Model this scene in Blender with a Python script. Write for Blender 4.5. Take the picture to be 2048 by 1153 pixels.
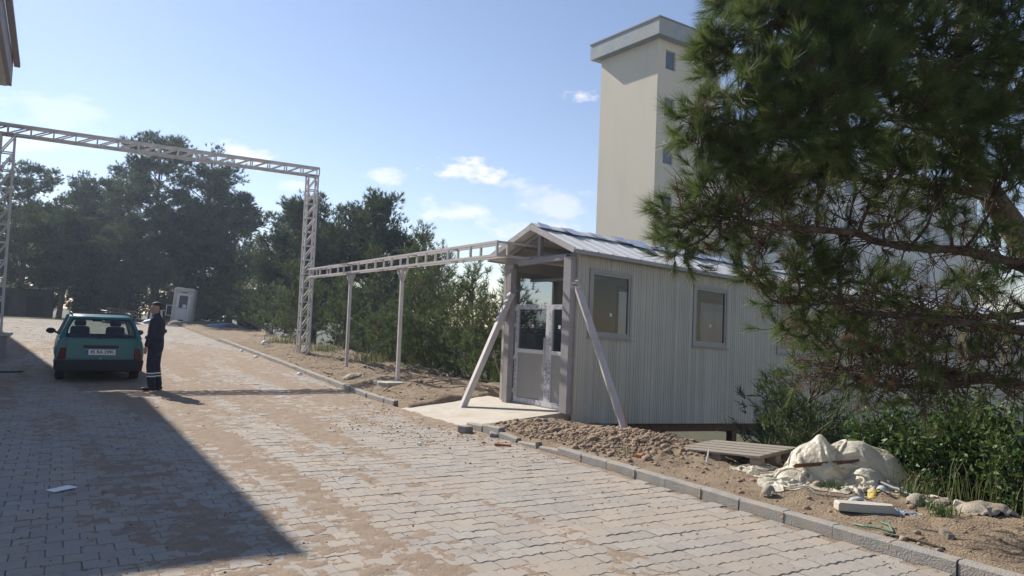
import bpy, bmesh, math, random
import numpy as np
from mathutils import Vector, Matrix, Euler

for o in list(bpy.data.objects):
    bpy.data.objects.remove(o)
SC = bpy.context.scene
COL = SC.collection
rad = math.radians

# ---------------------------------------------------------------- camera
YAW, PITCH, ROLL, CAMH, FOC = rad(31.0), math.atan(0.04796), rad(2.3), 1.65, 1500.0
fwd = Vector((math.sin(YAW) * math.cos(PITCH), math.cos(YAW) * math.cos(PITCH), math.sin(PITCH)))
r0 = Vector((math.cos(YAW), -math.sin(YAW), 0))
u0 = r0.cross(fwd)
cr = r0 * math.cos(ROLL) + u0 * math.sin(ROLL)
cu = u0 * math.cos(ROLL) - r0 * math.sin(ROLL)
cam_d = bpy.data.cameras.new('camera')
cam = bpy.data.objects.new('camera', cam_d)
COL.objects.link(cam)
cam.matrix_world = Matrix(((cr.x, cu.x, -fwd.x, 0), (cr.y, cu.y, -fwd.y, 0), (cr.z, cu.z, -fwd.z, CAMH), (0, 0, 0, 1)))
cam_d.sensor_width = 36
cam_d.lens = 36 * FOC / 2048
cam_d.clip_start = 0.05
cam_d.clip_end = 3000
SC.camera = cam

# ---------------------------------------------------------------- sky, sun, exposure
SUN_EL, SUN_AZ = rad(38.0), rad(-15.0)          # azimuth from +Y, clockwise positive
SKY_STRENGTH, SUN_STRENGTH, EXPOSURE = 0.08, 4.6, 0.78
sun_vec = Vector((math.sin(SUN_AZ) * math.cos(SUN_EL), math.cos(SUN_AZ) * math.cos(SUN_EL), math.sin(SUN_EL)))
world = bpy.data.worlds.new('World')
SC.world = world
world.use_nodes = True
wn = world.node_tree
wn.nodes.clear()


def wnode(t, **kw):
    n = wn.nodes.new(t)
    for k, v in kw.items():
        setattr(n, k, v)
    return n


def wmath(op, a, b=None, c=None):
    n = wnode('ShaderNodeMath', operation=op)
    for i, x in enumerate((a, b, c)):
        if x is None:
            continue
        if isinstance(x, (int, float)):
            n.inputs[i].default_value = x
        else:
            wn.links.new(x, n.inputs[i])
    return n.outputs[0]


sky = wnode('ShaderNodeTexSky', sky_type='NISHITA', sun_disc=False, sun_elevation=SUN_EL, sun_rotation=SUN_AZ,
            altitude=200, air_density=1.0, dust_density=0.12, ozone_density=1.0)
tc = wnode('ShaderNodeTexCoord')
# clouds: small fair-weather clouds, direction (unit vector) and angular half-sizes
CLOUDS = [(0.4421, 0.8742, 0.2010, .048, .021, 1.0), (0.3493, 0.9191, 0.1824, .027, .012, .55),
          (0.4580, 0.8777, 0.1409, .075, .020, .65), (0.5518, 0.8172, 0.1662, .075, .030, .45),
          (0.5593, 0.7741, 0.2966, .028, .013, .8), (0.1852, 0.9627, 0.1972, .050, .016, .75),
          (0.2466, 0.9551, 0.1642, .020, .009, .5), (-0.0366, 0.9830, 0.1798, .053, .012, .4),
          (0.5457, 0.8289, 0.1234, .085, .016, .5), (-0.0170, 0.9775, 0.2102, .087, .027, .25),
          (-0.75, 0.60, 0.27, .08, .03, .7), (-0.35, -0.90, 0.25, .09, .03, .8), (0.90, -0.33, 0.28, .08, .03, .8),
          (0.97, 0.10, 0.22, .09, .03, .7), (-0.95, -0.15, 0.26, .09, .03, .7), (0.25, -0.93, 0.27, .08, .03, .7)]
ns = wnode('ShaderNodeTexNoise', noise_dimensions='3D')
ns.inputs['Scale'].default_value = 17
ns.inputs['Detail'].default_value = 7
ns.inputs['Roughness'].default_value = 0.6
mp = wnode('ShaderNodeMapping')
mp.inputs['Scale'].default_value = (1, 1, 2.2)
wn.links.new(tc.outputs['Generated'], mp.inputs[0])
wn.links.new(mp.outputs[0], ns.inputs['Vector'])
total = None
for (x, y, z, ax, az, amt) in CLOUDS:
    v = Vector((x, y, z)).normalized()
    s1 = wnode('ShaderNodeVectorMath', operation='SUBTRACT')
    wn.links.new(tc.outputs['Generated'], s1.inputs[0])
    s1.inputs[1].default_value = v
    s2 = wnode('ShaderNodeVectorMath', operation='MULTIPLY')
    wn.links.new(s1.outputs[0], s2.inputs[0])
    s2.inputs[1].default_value = (1 / ax, 1 / ax, 1 / az)
    s3 = wnode('ShaderNodeVectorMath', operation='LENGTH')
    wn.links.new(s2.outputs[0], s3.inputs[0])
    e = wmath('SUBTRACT', 1.25, s3.outputs['Value'])              # 1.25 in the middle, 0 at the rim
    e = wmath('MULTIPLY', wmath('MULTIPLY_ADD', ns.outputs['Fac'], 4.2, wmath('ADD', e, -2.55)), 1.5)
    e = wmath('MULTIPLY', wmath('MINIMUM', wmath('MAXIMUM', e, 0.0), 1.0), amt)
    total = e if total is None else wmath('MAXIMUM', total, e)
mixc = wnode('ShaderNodeMix', data_type='RGBA')
wn.links.new(wmath('MULTIPLY', total, 0.8), mixc.inputs[0])
skyc = wnode('ShaderNodeMix', data_type='RGBA', blend_type='MULTIPLY')
skyc.inputs[0].default_value = 1
skyc.inputs[7].default_value = (1.03, .95, .975, 1)
wn.links.new(sky.outputs[0], skyc.inputs[6])
wn.links.new(skyc.outputs[2], mixc.inputs[6])
mixc.inputs[7].default_value = (9.6, 9.0, 9.0, 1)
bg = wnode('ShaderNodeBackground')
bg.inputs['Strength'].default_value = SKY_STRENGTH
wout = wnode('ShaderNodeOutputWorld')
wn.links.new(mixc.outputs[2], bg.inputs[0])
wn.links.new(bg.outputs[0], wout.inputs[0])

sl = bpy.data.lights.new('sun', 'SUN')
sl.energy = SUN_STRENGTH
sl.angle = rad(0.53)
sl.color = (1.0, 0.93, 0.83)
sun = bpy.data.objects.new('sun', sl)
COL.objects.link(sun)
sun.rotation_euler = (-sun_vec).to_track_quat('-Z', 'Y').to_euler()
sun.location = sun_vec * 60

vs = SC.view_settings
vs.view_transform = 'Standard'
vs.look = 'None'
vs.exposure = EXPOSURE
vs.gamma = 1
vs.use_curve_mapping = False
SC.cycles.use_denoising = True
SC.cycles.max_bounces = 8
SC.cycles.transparent_max_bounces = 12
SC.cycles.caustics_reflective = False
SC.cycles.caustics_refractive = False

# ---------------------------------------------------------------- helpers


def proj(V):
    """pixels of the 2048x1153 frame for an (N,3) array: only used to choose which pieces are in view"""
    d = np.asarray(V, float) - np.array([0, 0, CAMH])
    w = np.maximum(d @ np.array(fwd), 1e-6)
    return 1024 + FOC * (d @ np.array(cr)) / w, 576 - FOC * (d @ np.array(cu)) / w, d @ np.array(fwd)


def _h(ix, iy, seed):
    n = (ix.astype(np.int64) * 374761393 + iy.astype(np.int64) * 668265263 + seed * 974634157) & 0xffffffff
    n = ((n ^ (n >> 13)) * 1274126177) & 0xffffffff
    return ((n ^ (n >> 16)) & 0xffff) / 65535.0


def vnoise(x, y, seed=0):
    x = np.asarray(x, float)
    y = np.asarray(y, float)
    ix, iy = np.floor(x), np.floor(y)
    fx, fy = x - ix, y - iy
    fx = fx * fx * (3 - 2 * fx)
    fy = fy * fy * (3 - 2 * fy)
    a, b, c, d = _h(ix, iy, seed), _h(ix + 1, iy, seed), _h(ix, iy + 1, seed), _h(ix + 1, iy + 1, seed)
    return (a * (1 - fx) + b * fx) * (1 - fy) + (c * (1 - fx) + d * fx) * fy


def fbm(x, y, seed=0, octv=4, gain=.5):
    t, amp, tot = 0, 1.0, 0
    for i in range(octv):
        t = t + amp * vnoise(x * 2 ** i, y * 2 ** i, seed + i * 17)
        tot += amp
        amp *= gain
    return t / tot


def sstep(a, b, x):
    t = np.clip((np.asarray(x, float) - a) / (b - a), 0, 1)
    return t * t * (3 - 2 * t)


def tag(o, label=None, cat=None, group=None, kind=None):
    if label:
        o['label'] = label
    if cat:
        o['category'] = cat
    if group:
        o['group'] = group
    if kind:
        o['kind'] = kind
    return o


def thing(name, loc, label, cat, group=None, rot=(0, 0, 0)):
    o = bpy.data.objects.new(name, None)
    o.empty_display_size = .2
    COL.objects.link(o)
    o.location = loc
    o.rotation_euler = rot
    return tag(o, label, cat, group)


def link_mesh(name, me, mat, parent=None):
    if mat is not None and not me.materials:
        for m in (mat if isinstance(mat, (list, tuple)) else [mat]):
            me.materials.append(m)
    o = bpy.data.objects.new(name, me)
    COL.objects.link(o)
    o.parent = parent
    return o


def mesh_np(name, V, F, mat, parent=None, smooth=False, tint=None, off=None):
    """mesh object from numpy verts and an (M,k) face array"""
    V = np.asarray(V, np.float32)
    F = np.asarray(F, np.int32)
    if off is not None:
        V = V - np.asarray(off, np.float32)
    me = bpy.data.meshes.new(name)
    k = F.shape[1]
    me.vertices.add(len(V))
    me.vertices.foreach_set('co', V.ravel())
    me.loops.add(F.size)
    me.loops.foreach_set('vertex_index', F.ravel())
    me.polygons.add(len(F))
    me.polygons.foreach_set('loop_start', np.arange(0, F.size, k, dtype=np.int32))
    me.polygons.foreach_set('loop_total', np.full(len(F), k, np.int32))
    if smooth:
        me.polygons.foreach_set('use_smooth', np.ones(len(F), bool))
    if tint is not None:
        at = me.attributes.new('tint', 'FLOAT', 'POINT')
        at.data.foreach_set('value', np.asarray(tint, np.float32))
    me.update(calc_edges=True)
    return link_mesh(name, me, mat, parent)


class MB:
    """collects simple shapes; build() links them as one mesh object"""

    def __init__(self):
        self.v, self.f = [], []

    def add(self, vs_, fs_):
        n = len(self.v)
        self.v += [tuple(p) for p in vs_]
        self.f += [tuple(i + n for i in f) for f in fs_]
        return self

    def box(self, c, size, M=None):
        x, y, z = (s / 2 for s in size)
        P = [Vector((a * x, b * y, d * z)) for d in (-1, 1) for b in (-1, 1) for a in (-1, 1)]
        if M is not None:
            P = [M @ p for p in P]
        c = Vector(c)
        return self.add([p + c for p in P], [(0, 2, 3, 1), (4, 5, 7, 6), (0, 1, 5, 4), (2, 6, 7, 3), (0, 4, 6, 2), (1, 3, 7, 5)])

    def box2(self, a, b):
        return self.box([(a[i] + b[i]) / 2 for i in range(3)], [abs(b[i] - a[i]) for i in range(3)])

    def hexa(self, P):
        """eight corners, bottom ring then top ring"""
        return self.add(P, [(3, 2, 1, 0), (4, 5, 6, 7), (0, 1, 5, 4), (1, 2, 6, 5), (2, 3, 7, 6), (3, 0, 4, 7)])

    def bar(self, p0, p1, w, h=None, up=(0, 0, 1)):
        p0, p1 = Vector(p0), Vector(p1)
        h = h or w
        d = (p1 - p0).normalized()
        up = Vector(up)
        if abs(d.dot(up)) > .98:
            up = Vector((1, 0, 0))
        s = d.cross(up).normalized()
        u = s.cross(d)
        P = []
        for p in (p0, p1):
            P += [p - s * w / 2 - u * h / 2, p + s * w / 2 - u * h / 2, p + s * w / 2 + u * h / 2, p - s * w / 2 + u * h / 2]
        return self.hexa(P)

    def tube(self, pts, radii, n=8, cap=True):
        pts = [Vector(p) for p in pts]
        if isinstance(radii, (int, float)):
            radii = [radii] * len(pts)
        ref = Vector((.31, .22, .93))
        rings = []
        for i, p in enumerate(pts):
            d = (pts[min(i + 1, len(pts) - 1)] - pts[max(i - 1, 0)]).normalized()
            a = d.cross(ref)
            if a.length < .05:
                a = d.cross(Vector((1, 0, 0)))
            a.normalize()
            b = d.cross(a)
            rings.append([p + (a * math.cos(2 * math.pi * k / n) + b * math.sin(2 * math.pi * k / n)) * radii[i] for k in range(n)])
        V = [q for r in rings for q in r]
        F = [(i * n + k, i * n + (k + 1) % n, (i + 1) * n + (k + 1) % n, (i + 1) * n + k) for i in range(len(pts) - 1) for k in range(n)]
        if cap:
            F += [tuple(range(n - 1, -1, -1)), tuple((len(pts) - 1) * n + k for k in range(n))]
        return self.add(V, F)

    def prism(self, poly, z0, z1, chamfer=0, fn=None):
        n = len(poly)
        c = (sum(p[0] for p in poly) / n, sum(p[1] for p in poly) / n)
        lay = [(z0, 1)]
        if chamfer:
            lay += [(z1 - chamfer, 1), (z1, 0)]
        else:
            lay += [(z1, 1)]
        V = []
        for z, full in lay:
            for (x, y) in poly:
                if not full:
                    d = math.hypot(x - c[0], y - c[1])
                    x, y = x - (x - c[0]) / d * chamfer * 1.2, y - (y - c[1]) / d * chamfer * 1.2
                V.append((x, y, z))
        F = [tuple(range(n - 1, -1, -1)), tuple((len(lay) - 1) * n + k for k in range(n))]
        for l in range(len(lay) - 1):
            F += [(l * n + k, l * n + (k + 1) % n, (l + 1) * n + (k + 1) % n, (l + 1) * n + k) for k in range(n)]
        if fn:
            V = [fn(p) for p in V]
        return self.add(V, F)

    def sphere(self, c, r, seg=10, rings=6):
        if isinstance(r, (int, float)):
            r = (r, r, r)
        V = [(c[0], c[1], c[2] + r[2])]
        for i in range(1, rings):
            t = math.pi * i / rings
            V += [(c[0] + r[0] * math.sin(t) * math.cos(2 * math.pi * k / seg), c[1] + r[1] * math.sin(t) * math.sin(2 * math.pi * k / seg), c[2] + r[2] * math.cos(t)) for k in range(seg)]
        V.append((c[0], c[1], c[2] - r[2]))
        F = [(0, 1 + k, 1 + (k + 1) % seg) for k in range(seg)]
        for i in range(rings - 2):
            F += [(1 + i * seg + k, 1 + (i + 1) * seg + k, 1 + (i + 1) * seg + (k + 1) % seg, 1 + i * seg + (k + 1) % seg) for k in range(seg)]
        b = len(V) - 1
        F += [(b, 1 + (rings - 2) * seg + (k + 1) % seg, 1 + (rings - 2) * seg + k) for k in range(seg)]
        return self.add(V, F)

    def build(self, name, mat, parent=None, off=None, smooth=False, bevel=0, fn=None):
        V = self.v
        if fn:
            V = [tuple(fn(p)) for p in V]
        if off is not None:
            V = [(p[0] - off[0], p[1] - off[1], p[2] - off[2]) for p in V]
        me = bpy.data.meshes.new(name)
        me.from_pydata(V, [], self.f)
        bm = bmesh.new()
        bm.from_mesh(me)
        bmesh.ops.recalc_face_normals(bm, faces=bm.faces)
        if bevel:
            bmesh.ops.bevel(bm, geom=list(bm.edges), offset=bevel, segments=1, affect='EDGES')
        if smooth:
            for f in bm.faces:
                f.smooth = True
        bm.to_mesh(me)
        bm.free()
        return link_mesh(name, me, mat, parent)


# ---------------------------------------------------------------- materials
MATS = {}


def material(name, col, rough=.7, var=.12, scale=6, metal=0, bump=0, bscale=40, col2=None, scale2=2, mix2=.5, sharp2=.15, spec=.4, trans=0, alpha=1, tintattr=False, stretch=None, hue=None):
    if name in MATS:
        return MATS[name]
    m = bpy.data.materials.new(name)
    m.use_nodes = True
    nt = m.node_tree
    nt.nodes.clear()
    N, L = nt.nodes.new, nt.links.new
    out = N('ShaderNodeOutputMaterial')
    b = N('ShaderNodeBsdfPrincipled')
    b.inputs['Roughness'].default_value = rough
    b.inputs['Metallic'].default_value = metal
    b.inputs['Specular IOR Level'].default_value = spec
    geo = N('ShaderNodeNewGeometry')
    vec = geo.outputs['Position']
    if stretch:
        mpn = N('ShaderNodeMapping')
        mpn.inputs['Scale'].default_value = stretch
        L(vec, mpn.inputs[0])
        vec = mpn.outputs[0]
    n1 = N('ShaderNodeTexNoise')
    n1.inputs['Scale'].default_value = scale
    n1.inputs['Detail'].default_value = 6
    n1.inputs['Roughness'].default_value = .65
    L(vec, n1.inputs['Vector'])
    mx = N('ShaderNodeMix')
    mx.data_type = 'RGBA'
    rr = N('ShaderNodeMapRange')
    rr.inputs[1].default_value = .3
    rr.inputs[2].default_value = .7
    L(n1.outputs['Fac'], rr.inputs[0])
    L(rr.outputs[0], mx.inputs[0])
    mx.inputs[6].default_value = tuple(max(0, c * (1 - var)) for c in col) + (1,)
    mx.inputs[7].default_value = tuple(min(1, c * (1 + var)) for c in col) + (1,)
    colout = mx.outputs[2]
    if col2:
        n2 = N('ShaderNodeTexNoise')
        n2.inputs['Scale'].default_value = scale2
        n2.inputs['Detail'].default_value = 7
        n2.inputs['Roughness'].default_value = .6
        L(vec, n2.inputs['Vector'])
        r2 = N('ShaderNodeMapRange')
        r2.inputs[1].default_value = mix2 - sharp2
        r2.inputs[2].default_value = mix2 + sharp2
        L(n2.outputs['Fac'], r2.inputs[0])
        m2 = N('ShaderNodeMix')
        m2.data_type = 'RGBA'
        L(r2.outputs[0], m2.inputs[0])
        L(colout, m2.inputs[6])
        m2.inputs[7].default_value = tuple(col2) + (1,)
        colout = m2.outputs[2]
    if tintattr:
        at = N('ShaderNodeAttribute')
        at.attribute_name = 'tint'
        m3 = N('ShaderNodeMix')
        m3.data_type = 'RGBA'
        L(at.outputs['Fac'], m3.inputs[0])
        L(colout, m3.inputs[6])
        m3.inputs[7].default_value = tuple(hue) + (1,)
        colout = m3.outputs[2]
    L(colout, b.inputs['Base Color'])
    if bump:
        nb = N('ShaderNodeTexNoise')
        nb.inputs['Scale'].default_value = bscale
        nb.inputs['Detail'].default_value = 5
        L(vec, nb.inputs['Vector'])
        bp = N('ShaderNodeBump')
        bp.inputs['Strength'].default_value = bump
        bp.inputs['Distance'].default_value = .03
        L(nb.outputs['Fac'], bp.inputs['Height'])
        L(bp.outputs[0], b.inputs['Normal'])
    sh = b.outputs[0]
    if trans:
        t = N('ShaderNodeBsdfTranslucent')
        L(colout, t.inputs['Color'])
        ms = N('ShaderNodeMixShader')
        ms.inputs[0].default_value = trans
        L(sh, ms.inputs[1])
        L(t.outputs[0], ms.inputs[2])
        sh = ms.outputs[0]
    if alpha < 1:
        t = N('ShaderNodeBsdfTransparent')
        ms = N('ShaderNodeMixShader')
        ms.inputs[0].default_value = alpha
        L(t.outputs[0], ms.inputs[1])
        L(sh, ms.inputs[2])
        sh = ms.outputs[0]
    L(sh, out.inputs[0])
    MATS[name] = m
    return m


def glass_mat(name, tint=(.75, .8, .8), refl=.08):
    m = bpy.data.materials.new(name)
    m.use_nodes = True
    nt = m.node_tree
    nt.nodes.clear()
    out = nt.nodes.new('ShaderNodeOutputMaterial')
    t = nt.nodes.new('ShaderNodeBsdfTransparent')
    t.inputs[0].default_value = tuple(tint) + (1,)
    g = nt.nodes.new('ShaderNodeBsdfGlossy')
    g.inputs['Roughness'].default_value = .03
    lw = nt.nodes.new('ShaderNodeLayerWeight')
    lw.inputs['Blend'].default_value = .5
    pw = nt.nodes.new('ShaderNodeMath')
    pw.operation = 'POWER'
    pw.inputs[1].default_value = 4.0
    nt.links.new(lw.outputs['Facing'], pw.inputs[0])
    fr = nt.nodes.new('ShaderNodeMath')
    fr.operation = 'MULTIPLY_ADD'
    fr.inputs[1].default_value = .85
    fr.inputs[2].default_value = refl
    nt.links.new(pw.outputs[0], fr.inputs[0])
    ms = nt.nodes.new('ShaderNodeMixShader')
    nt.links.new(fr.outputs[0], ms.inputs[0])
    nt.links.new(t.outputs[0], ms.inputs[1])
    nt.links.new(g.outputs[0], ms.inputs[2])
    nt.links.new(ms.outputs[0], out.inputs[0])
    MATS[name] = m
    return m


M_paver = material('paver_concrete', (.312, .287, .257), .9, .14, 22, bump=.5, bscale=120, col2=(.355, .30, .245), scale2=1.1, mix2=.54, sharp2=.12)
M_paver2 = material('paver_concrete_b', (.292, .268, .24), .9, .14, 22, bump=.5, bscale=120, col2=(.35, .295, .24), scale2=1.1, mix2=.54, sharp2=.12)
M_paver3 = material('paver_concrete_c', (.335, .308, .272), .9, .14, 22, bump=.5, bscale=120, col2=(.37, .31, .25), scale2=1.1, mix2=.54, sharp2=.12)
M_sand = material('joint_sand', (.385, .295, .215), .97, .25, 60, bump=1.0, bscale=110, col2=(.30, .225, .165), scale2=5, mix2=.52, sharp2=.22)
M_roadbed = material('road_bed', (.15, .125, .10), .97, .25, 20)
M_kerb = material('kerb_concrete', (.27, .26, .245), .9, .16, 9, bump=.5, bscale=80, col2=(.34, .29, .23), scale2=4, mix2=.6)
M_dirt = material('dirt', (.20, .145, .098), .98, .38, 26, bump=1.0, bscale=55, col2=(.31, .24, .16), scale2=2.6, mix2=.54, sharp2=.2)
M_scrub = material('scrub_soil', (.075, .07, .04), .98, .4, 2, bump=1.0, bscale=12, col2=(.05, .06, .025), scale2=.5, mix2=.5)
M_clod = material('dirt_clod', (.27, .19, .13), .98, .3, 9, bump=.6, bscale=60, col2=(.36, .29, .22), scale2=6, mix2=.58)
M_conc = material('pale_concrete', (.46, .42, .36), .92, .1, 5, bump=.25, bscale=60, col2=(.38, .33, .26), scale2=1.7, mix2=.6)
M_steel = material('grey_primed_steel', (.34, .32, .33), .5, .1, 5, spec=.5, col2=(.28, .26, .26), scale2=3, mix2=.62)
M_steelw = material('pale_painted_steel', (.52, .49, .48), .5, .08, 5, spec=.5, col2=(.42, .38, .35), scale2=4, mix2=.64)
M_panel = material('cream_grey_panel', (.50, .475, .415), .45, .05, 2, spec=.4, col2=(.45, .425, .365), scale2=1.3, mix2=.58)
M_panel_in = material('white_panel_inside', (.5, .49, .45), .6, .04, 2)
M_roof = material('white_roof_sheet', (.60, .60, .59), .45, .06, 2, spec=.5, col2=(.5, .5, .5), scale2=2, mix2=.63)
M_film = material('bluish_protective_film', (.42, .47, .62), .25, .25, 9, spec=.6)
M_frame = material('grey_pvc_frame', (.33, .32, .30), .4, .05, 4)
M_framew = material('white_pvc_frame', (.62, .62, .62), .4, .05, 4)
M_rubber = material('black_rubber', (.02, .02, .022), .8, .2, 8)
M_tower = material('cream_render', (.68, .625, .505), .9, .05, .5, col2=(.60, .55, .44), scale2=.5, mix2=.58, stretch=(1, 1, .35))
M_cornice = material('weathered_blue_fascia', (.30, .36, .39), .8, .2, 1.2, col2=(.36, .34, .32), scale2=.6, mix2=.52)
M_white_wall = material('white_render', (.70, .69, .68), .9, .05, .4)
M_rust = material('rusty_steel', (.13, .065, .04), .85, .35, 14)
M_wood = material('weathered_board', (.22, .19, .155), .85, .2, 5, stretch=(8, 1.2, 4), col2=(.22, .19, .155), scale2=3)
M_bark = material('pine_bark', (.115, .082, .06), .95, .4, 16, bump=1, bscale=30, col2=(.20, .15, .115), scale2=9, mix2=.58)
M_twig = material('dry_twig', (.085, .062, .048), .95, .3, 20)
G_win = glass_mat('window_glass', (.40, .455, .52), .045)
G_car = glass_mat('car_glass', (.66, .73, .70))

# ================================================================ SETTING
KR = 5.55                                   # road face of the kerb


def zroad(s):
    s = np.asarray(s, float)
    return .03 * np.clip(s - 15, 0, 31) - .012 * np.clip(s - 52, 0, 60)


def zground(r, s):
    r, s = np.broadcast_arrays(np.asarray(r, float), np.asarray(s, float))
    zr_ = zroad(s)
    n1 = fbm(r * 1.3, s * 1.3, 3, 5)
    n2 = fbm(r * 6, s * 6, 9, 4)
    t = sstep(KR + .1, KR + 1.0, r)
    z = zr_ + .09 + t * (.03 + .10 * sstep(10.5, 14, s) * (1 - sstep(24, 34, s)))
    z = z + t * ((n1 - .5) * .16 + (n2 - .5) * .075)
    z = z + .15 * np.exp(-((r - 6.75) ** 2 / .5 + (s - 7.9) ** 2 / .9)) + .06 * np.exp(-((r - 6.2) ** 2 / .12 + (s - 9.2) ** 2 / .6))
    z = z + .12 * np.exp(-((r - 7.6) ** 2 / .5 + (s - 15.2) ** 2 / 1.2)) + .16 * np.exp(-((r - 7.9) ** 2 / .35 + (s - 13.6) ** 2 / .5))
    edge = 7.75 + .9 * sstep(11.5, 14, s) - .3 * sstep(6, 3, s)
    z = z - 5.0 * sstep(edge, edge + 8.5, r) - .25 * sstep(edge - .2, edge + 1.0, r) + sstep(40, 52, s) * 3.2 * sstep(edge, edge + 8.5, r)
    # cut and lowered ground at the cabin
    under = sstep(9.75, 10.1, s) * (1 - sstep(12.25, 12.6, s)) * sstep(6.9, 7.5, r)
    z = z - under * .35
    ramp = sstep(10.2, 10.5, s) * (1 - sstep(12.75, 12.95, s)) * sstep(KR, KR + .1, r) * (1 - sstep(7.3, 7.6, r))
    z = z - ramp * .16
    road = 1 - sstep(KR + .02, KR + .1, r)
    road = road * (1 - sstep(46.5, 47.5, s))
    z = z * (1 - road) + (zr_ - .07) * road
    left = (1 - sstep(KR - 1, KR, r)) * sstep(46.5, 47.5, s)
    z = z - left * .12
    return z


def grid(xs, ys, fz):
    X, Y = np.meshgrid(xs, ys, indexing='ij')
    Z = fz(X, Y)
    V = np.stack([X, Y, Z], -1).reshape(-1, 3)
    nx, ny = len(xs), len(ys)
    I = (np.arange(nx - 1)[:, None] * ny + np.arange(ny - 1)[None, :]).ravel()
    F = np.stack([I, I + ny, I + ny + 1, I + 1], 1)
    return V, F


xs = np.unique(np.concatenate([np.linspace(-400, -20, 16), np.linspace(-20, 5.4, 26), np.arange(5.5, 9.0, .05), np.linspace(9, 18, 26), np.linspace(18, 60, 22), np.linspace(60, 500, 16)]).round(4))
ys = np.unique(np.concatenate([np.linspace(-60, 1, 14), np.arange(1.5, 13.5, .05), np.arange(13.5, 30, .15), np.linspace(30, 70, 40), np.linspace(70, 600, 24)]).round(4))
V, F = grid(xs, ys, zground)
g = mesh_np('ground', V, F, M_dirt, smooth=True)
g.data.materials.append(M_scrub)
fc = V[F].mean(1)
scr = ((fc[:, 0] > 8.7 + .5 * np.sin(fc[:, 1] * .9)) | (fc[:, 1] > 47.6) | (fc[:, 0] < -30)).astype(np.int32)
g.data.polygons.foreach_set('material_index', scr)
tag(g, kind='structure')


def gz(r, s):
    return float(zground(np.array([r]), np.array([s]))[0])


# ---- road: bed, paving stones, sand lying on them
V, F = grid(np.linspace(-16, KR, 12), np.concatenate([np.linspace(-8, 15, 6), np.linspace(15.2, 46.5, 20)]), lambda r, s: zroad(s) - .016)
road = mesh_np('road', V, F, M_roadbed)
tag(road, kind='structure')
PL, PW, GAP = .205, .178, .0062


def paver_poly(gap=GAP, L=PL, W=PW):
    g_, z_ = gap / 2, .017
    z_ = .013
    h_ = L / 2
    lo = [(g_, 0), (h_ * .30, 0), (h_ * .45, z_), (h_ * .80, z_), (h_ * .95, 0), (h_ * 1.30, 0), (h_ * 1.45, z_), (h_ * 1.80, z_), (h_ * 1.95, 0), (L - g_, 0)]
    return [(x, y + g_) for x, y in lo] + [(x, y + W - g_) for x, y in reversed(lo)]


def paver_solid(poly, c=.0034):
    n = len(poly)
    h = n // 2
    V = [(x, y, -.028) for x, y in poly] + [(x, y, -c) for x, y in poly]
    for k, (x, y) in enumerate(poly):
        dx = c if k in (0, n - 1) else (-c if k in (h - 1, h) else 0)
        V.append((x + dx, y + (c if k < h else -c), 0))
    mb = MB()
    mb.v = V
    mb.f = [tuple(2 * n + k for k in range(n))] + [(l * n + k, l * n + (k + 1) % n, (l + 1) * n + (k + 1) % n, (l + 1) * n + k) for l in (0, 1) for k in range(n)]
    return mb


def paver_mesh(mat, seed):
    rnd = random.Random(seed)
    poly = [(x - PL / 2 + rnd.uniform(-.001, .001), y - PW / 2 + rnd.uniform(-.001, .001)) for x, y in paver_poly()]
    mb = paver_solid(poly)
    me = bpy.data.meshes.new('paver')
    me.from_pydata(mb.v, [], mb.f)
    me.materials.append(mat)
    return me


rng = np.random.default_rng(5)
ci = np.arange(0, int(44 / PW))
cand = []
for i in ci:
    s0 = 1.9 + i * PW
    off = (i % 2) * PL / 2
    n = int((KR - 1.0 + 14) / PL)
    r_ = KR - PL / 2 - off - np.arange(n) * PL
    cand.append(np.stack([r_, np.full(n, s0 + PW / 2)], 1))
cand = np.concatenate(cand)
cand = cand[cand[:, 0] < KR - PL * .45]
cz = zroad(cand[:, 1])
px, py, dep = proj(np.c_[cand, cz])
ok = (px > -60) & (px < 2110) & (py < 1240) & (dep > .5) & (cand[:, 1] < 45.5)
cand, cz, px, py, dep = cand[ok], cz[ok], px[ok], py[ok], dep[ok]
order = np.argsort(dep)
pm = [paver_mesh(m, k) for k, m in enumerate((M_paver, M_paver2, M_paver3, M_paver, M_paver2))]
tz = rng.normal(0, .0022, len(cand))
tilt = rng.normal(0, .006, (len(cand), 2))
near = order[:300]
for k in near:
    o = bpy.data.objects.new('paver', pm[int(rng.integers(0, 5))])
    COL.objects.link(o)
    o.parent = road
    o.location = (cand[k, 0], cand[k, 1], cz[k] + tz[k])
    o.rotation_euler = (tilt[k, 0], tilt[k, 1], 0)
base = paver_solid([(x - PL / 2, y - PW / 2) for x, y in paver_poly()])
bv = np.array(base.v)
simple = MB().prism([(-PL / 2 + .003, -PW / 2 + .003), (PL / 2 - .003, -PW / 2 + .003), (PL / 2 - .003, PW / 2 - .003), (-PL / 2 + .003, PW / 2 - .003)], -.02, 0, .005)


def field(idx, shape, name):
    bv_ = np.array(shape.v)
    pieces, faces, n = [], [], 0
    for k in idx:
        v = bv_ + [cand[k, 0], cand[k, 1], cz[k] + tz[k]]
        v[:, 2] += bv_[:, 0] * tilt[k, 1] + bv_[:, 1] * (tilt[k, 0] + (.03 if cand[k, 1] > 15 else 0))
        pieces.append(v)
        faces += [tuple(i + n for i in f) for f in shape.f]
        n += len(bv_)
    me = bpy.data.meshes.new(name)
    me.from_pydata(np.concatenate(pieces).tolist(), [], faces)
    for m in (M_paver, M_paver2, M_paver3):
        me.materials.append(m)
    per = len(shape.f)
    mi = np.repeat(rng.integers(0, 3, len(idx)), per).astype(np.int32)
    me.polygons.foreach_set('material_index', mi)
    o = link_mesh(name, me, None, road)
    tag(o, kind='stuff')
    return o


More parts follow.
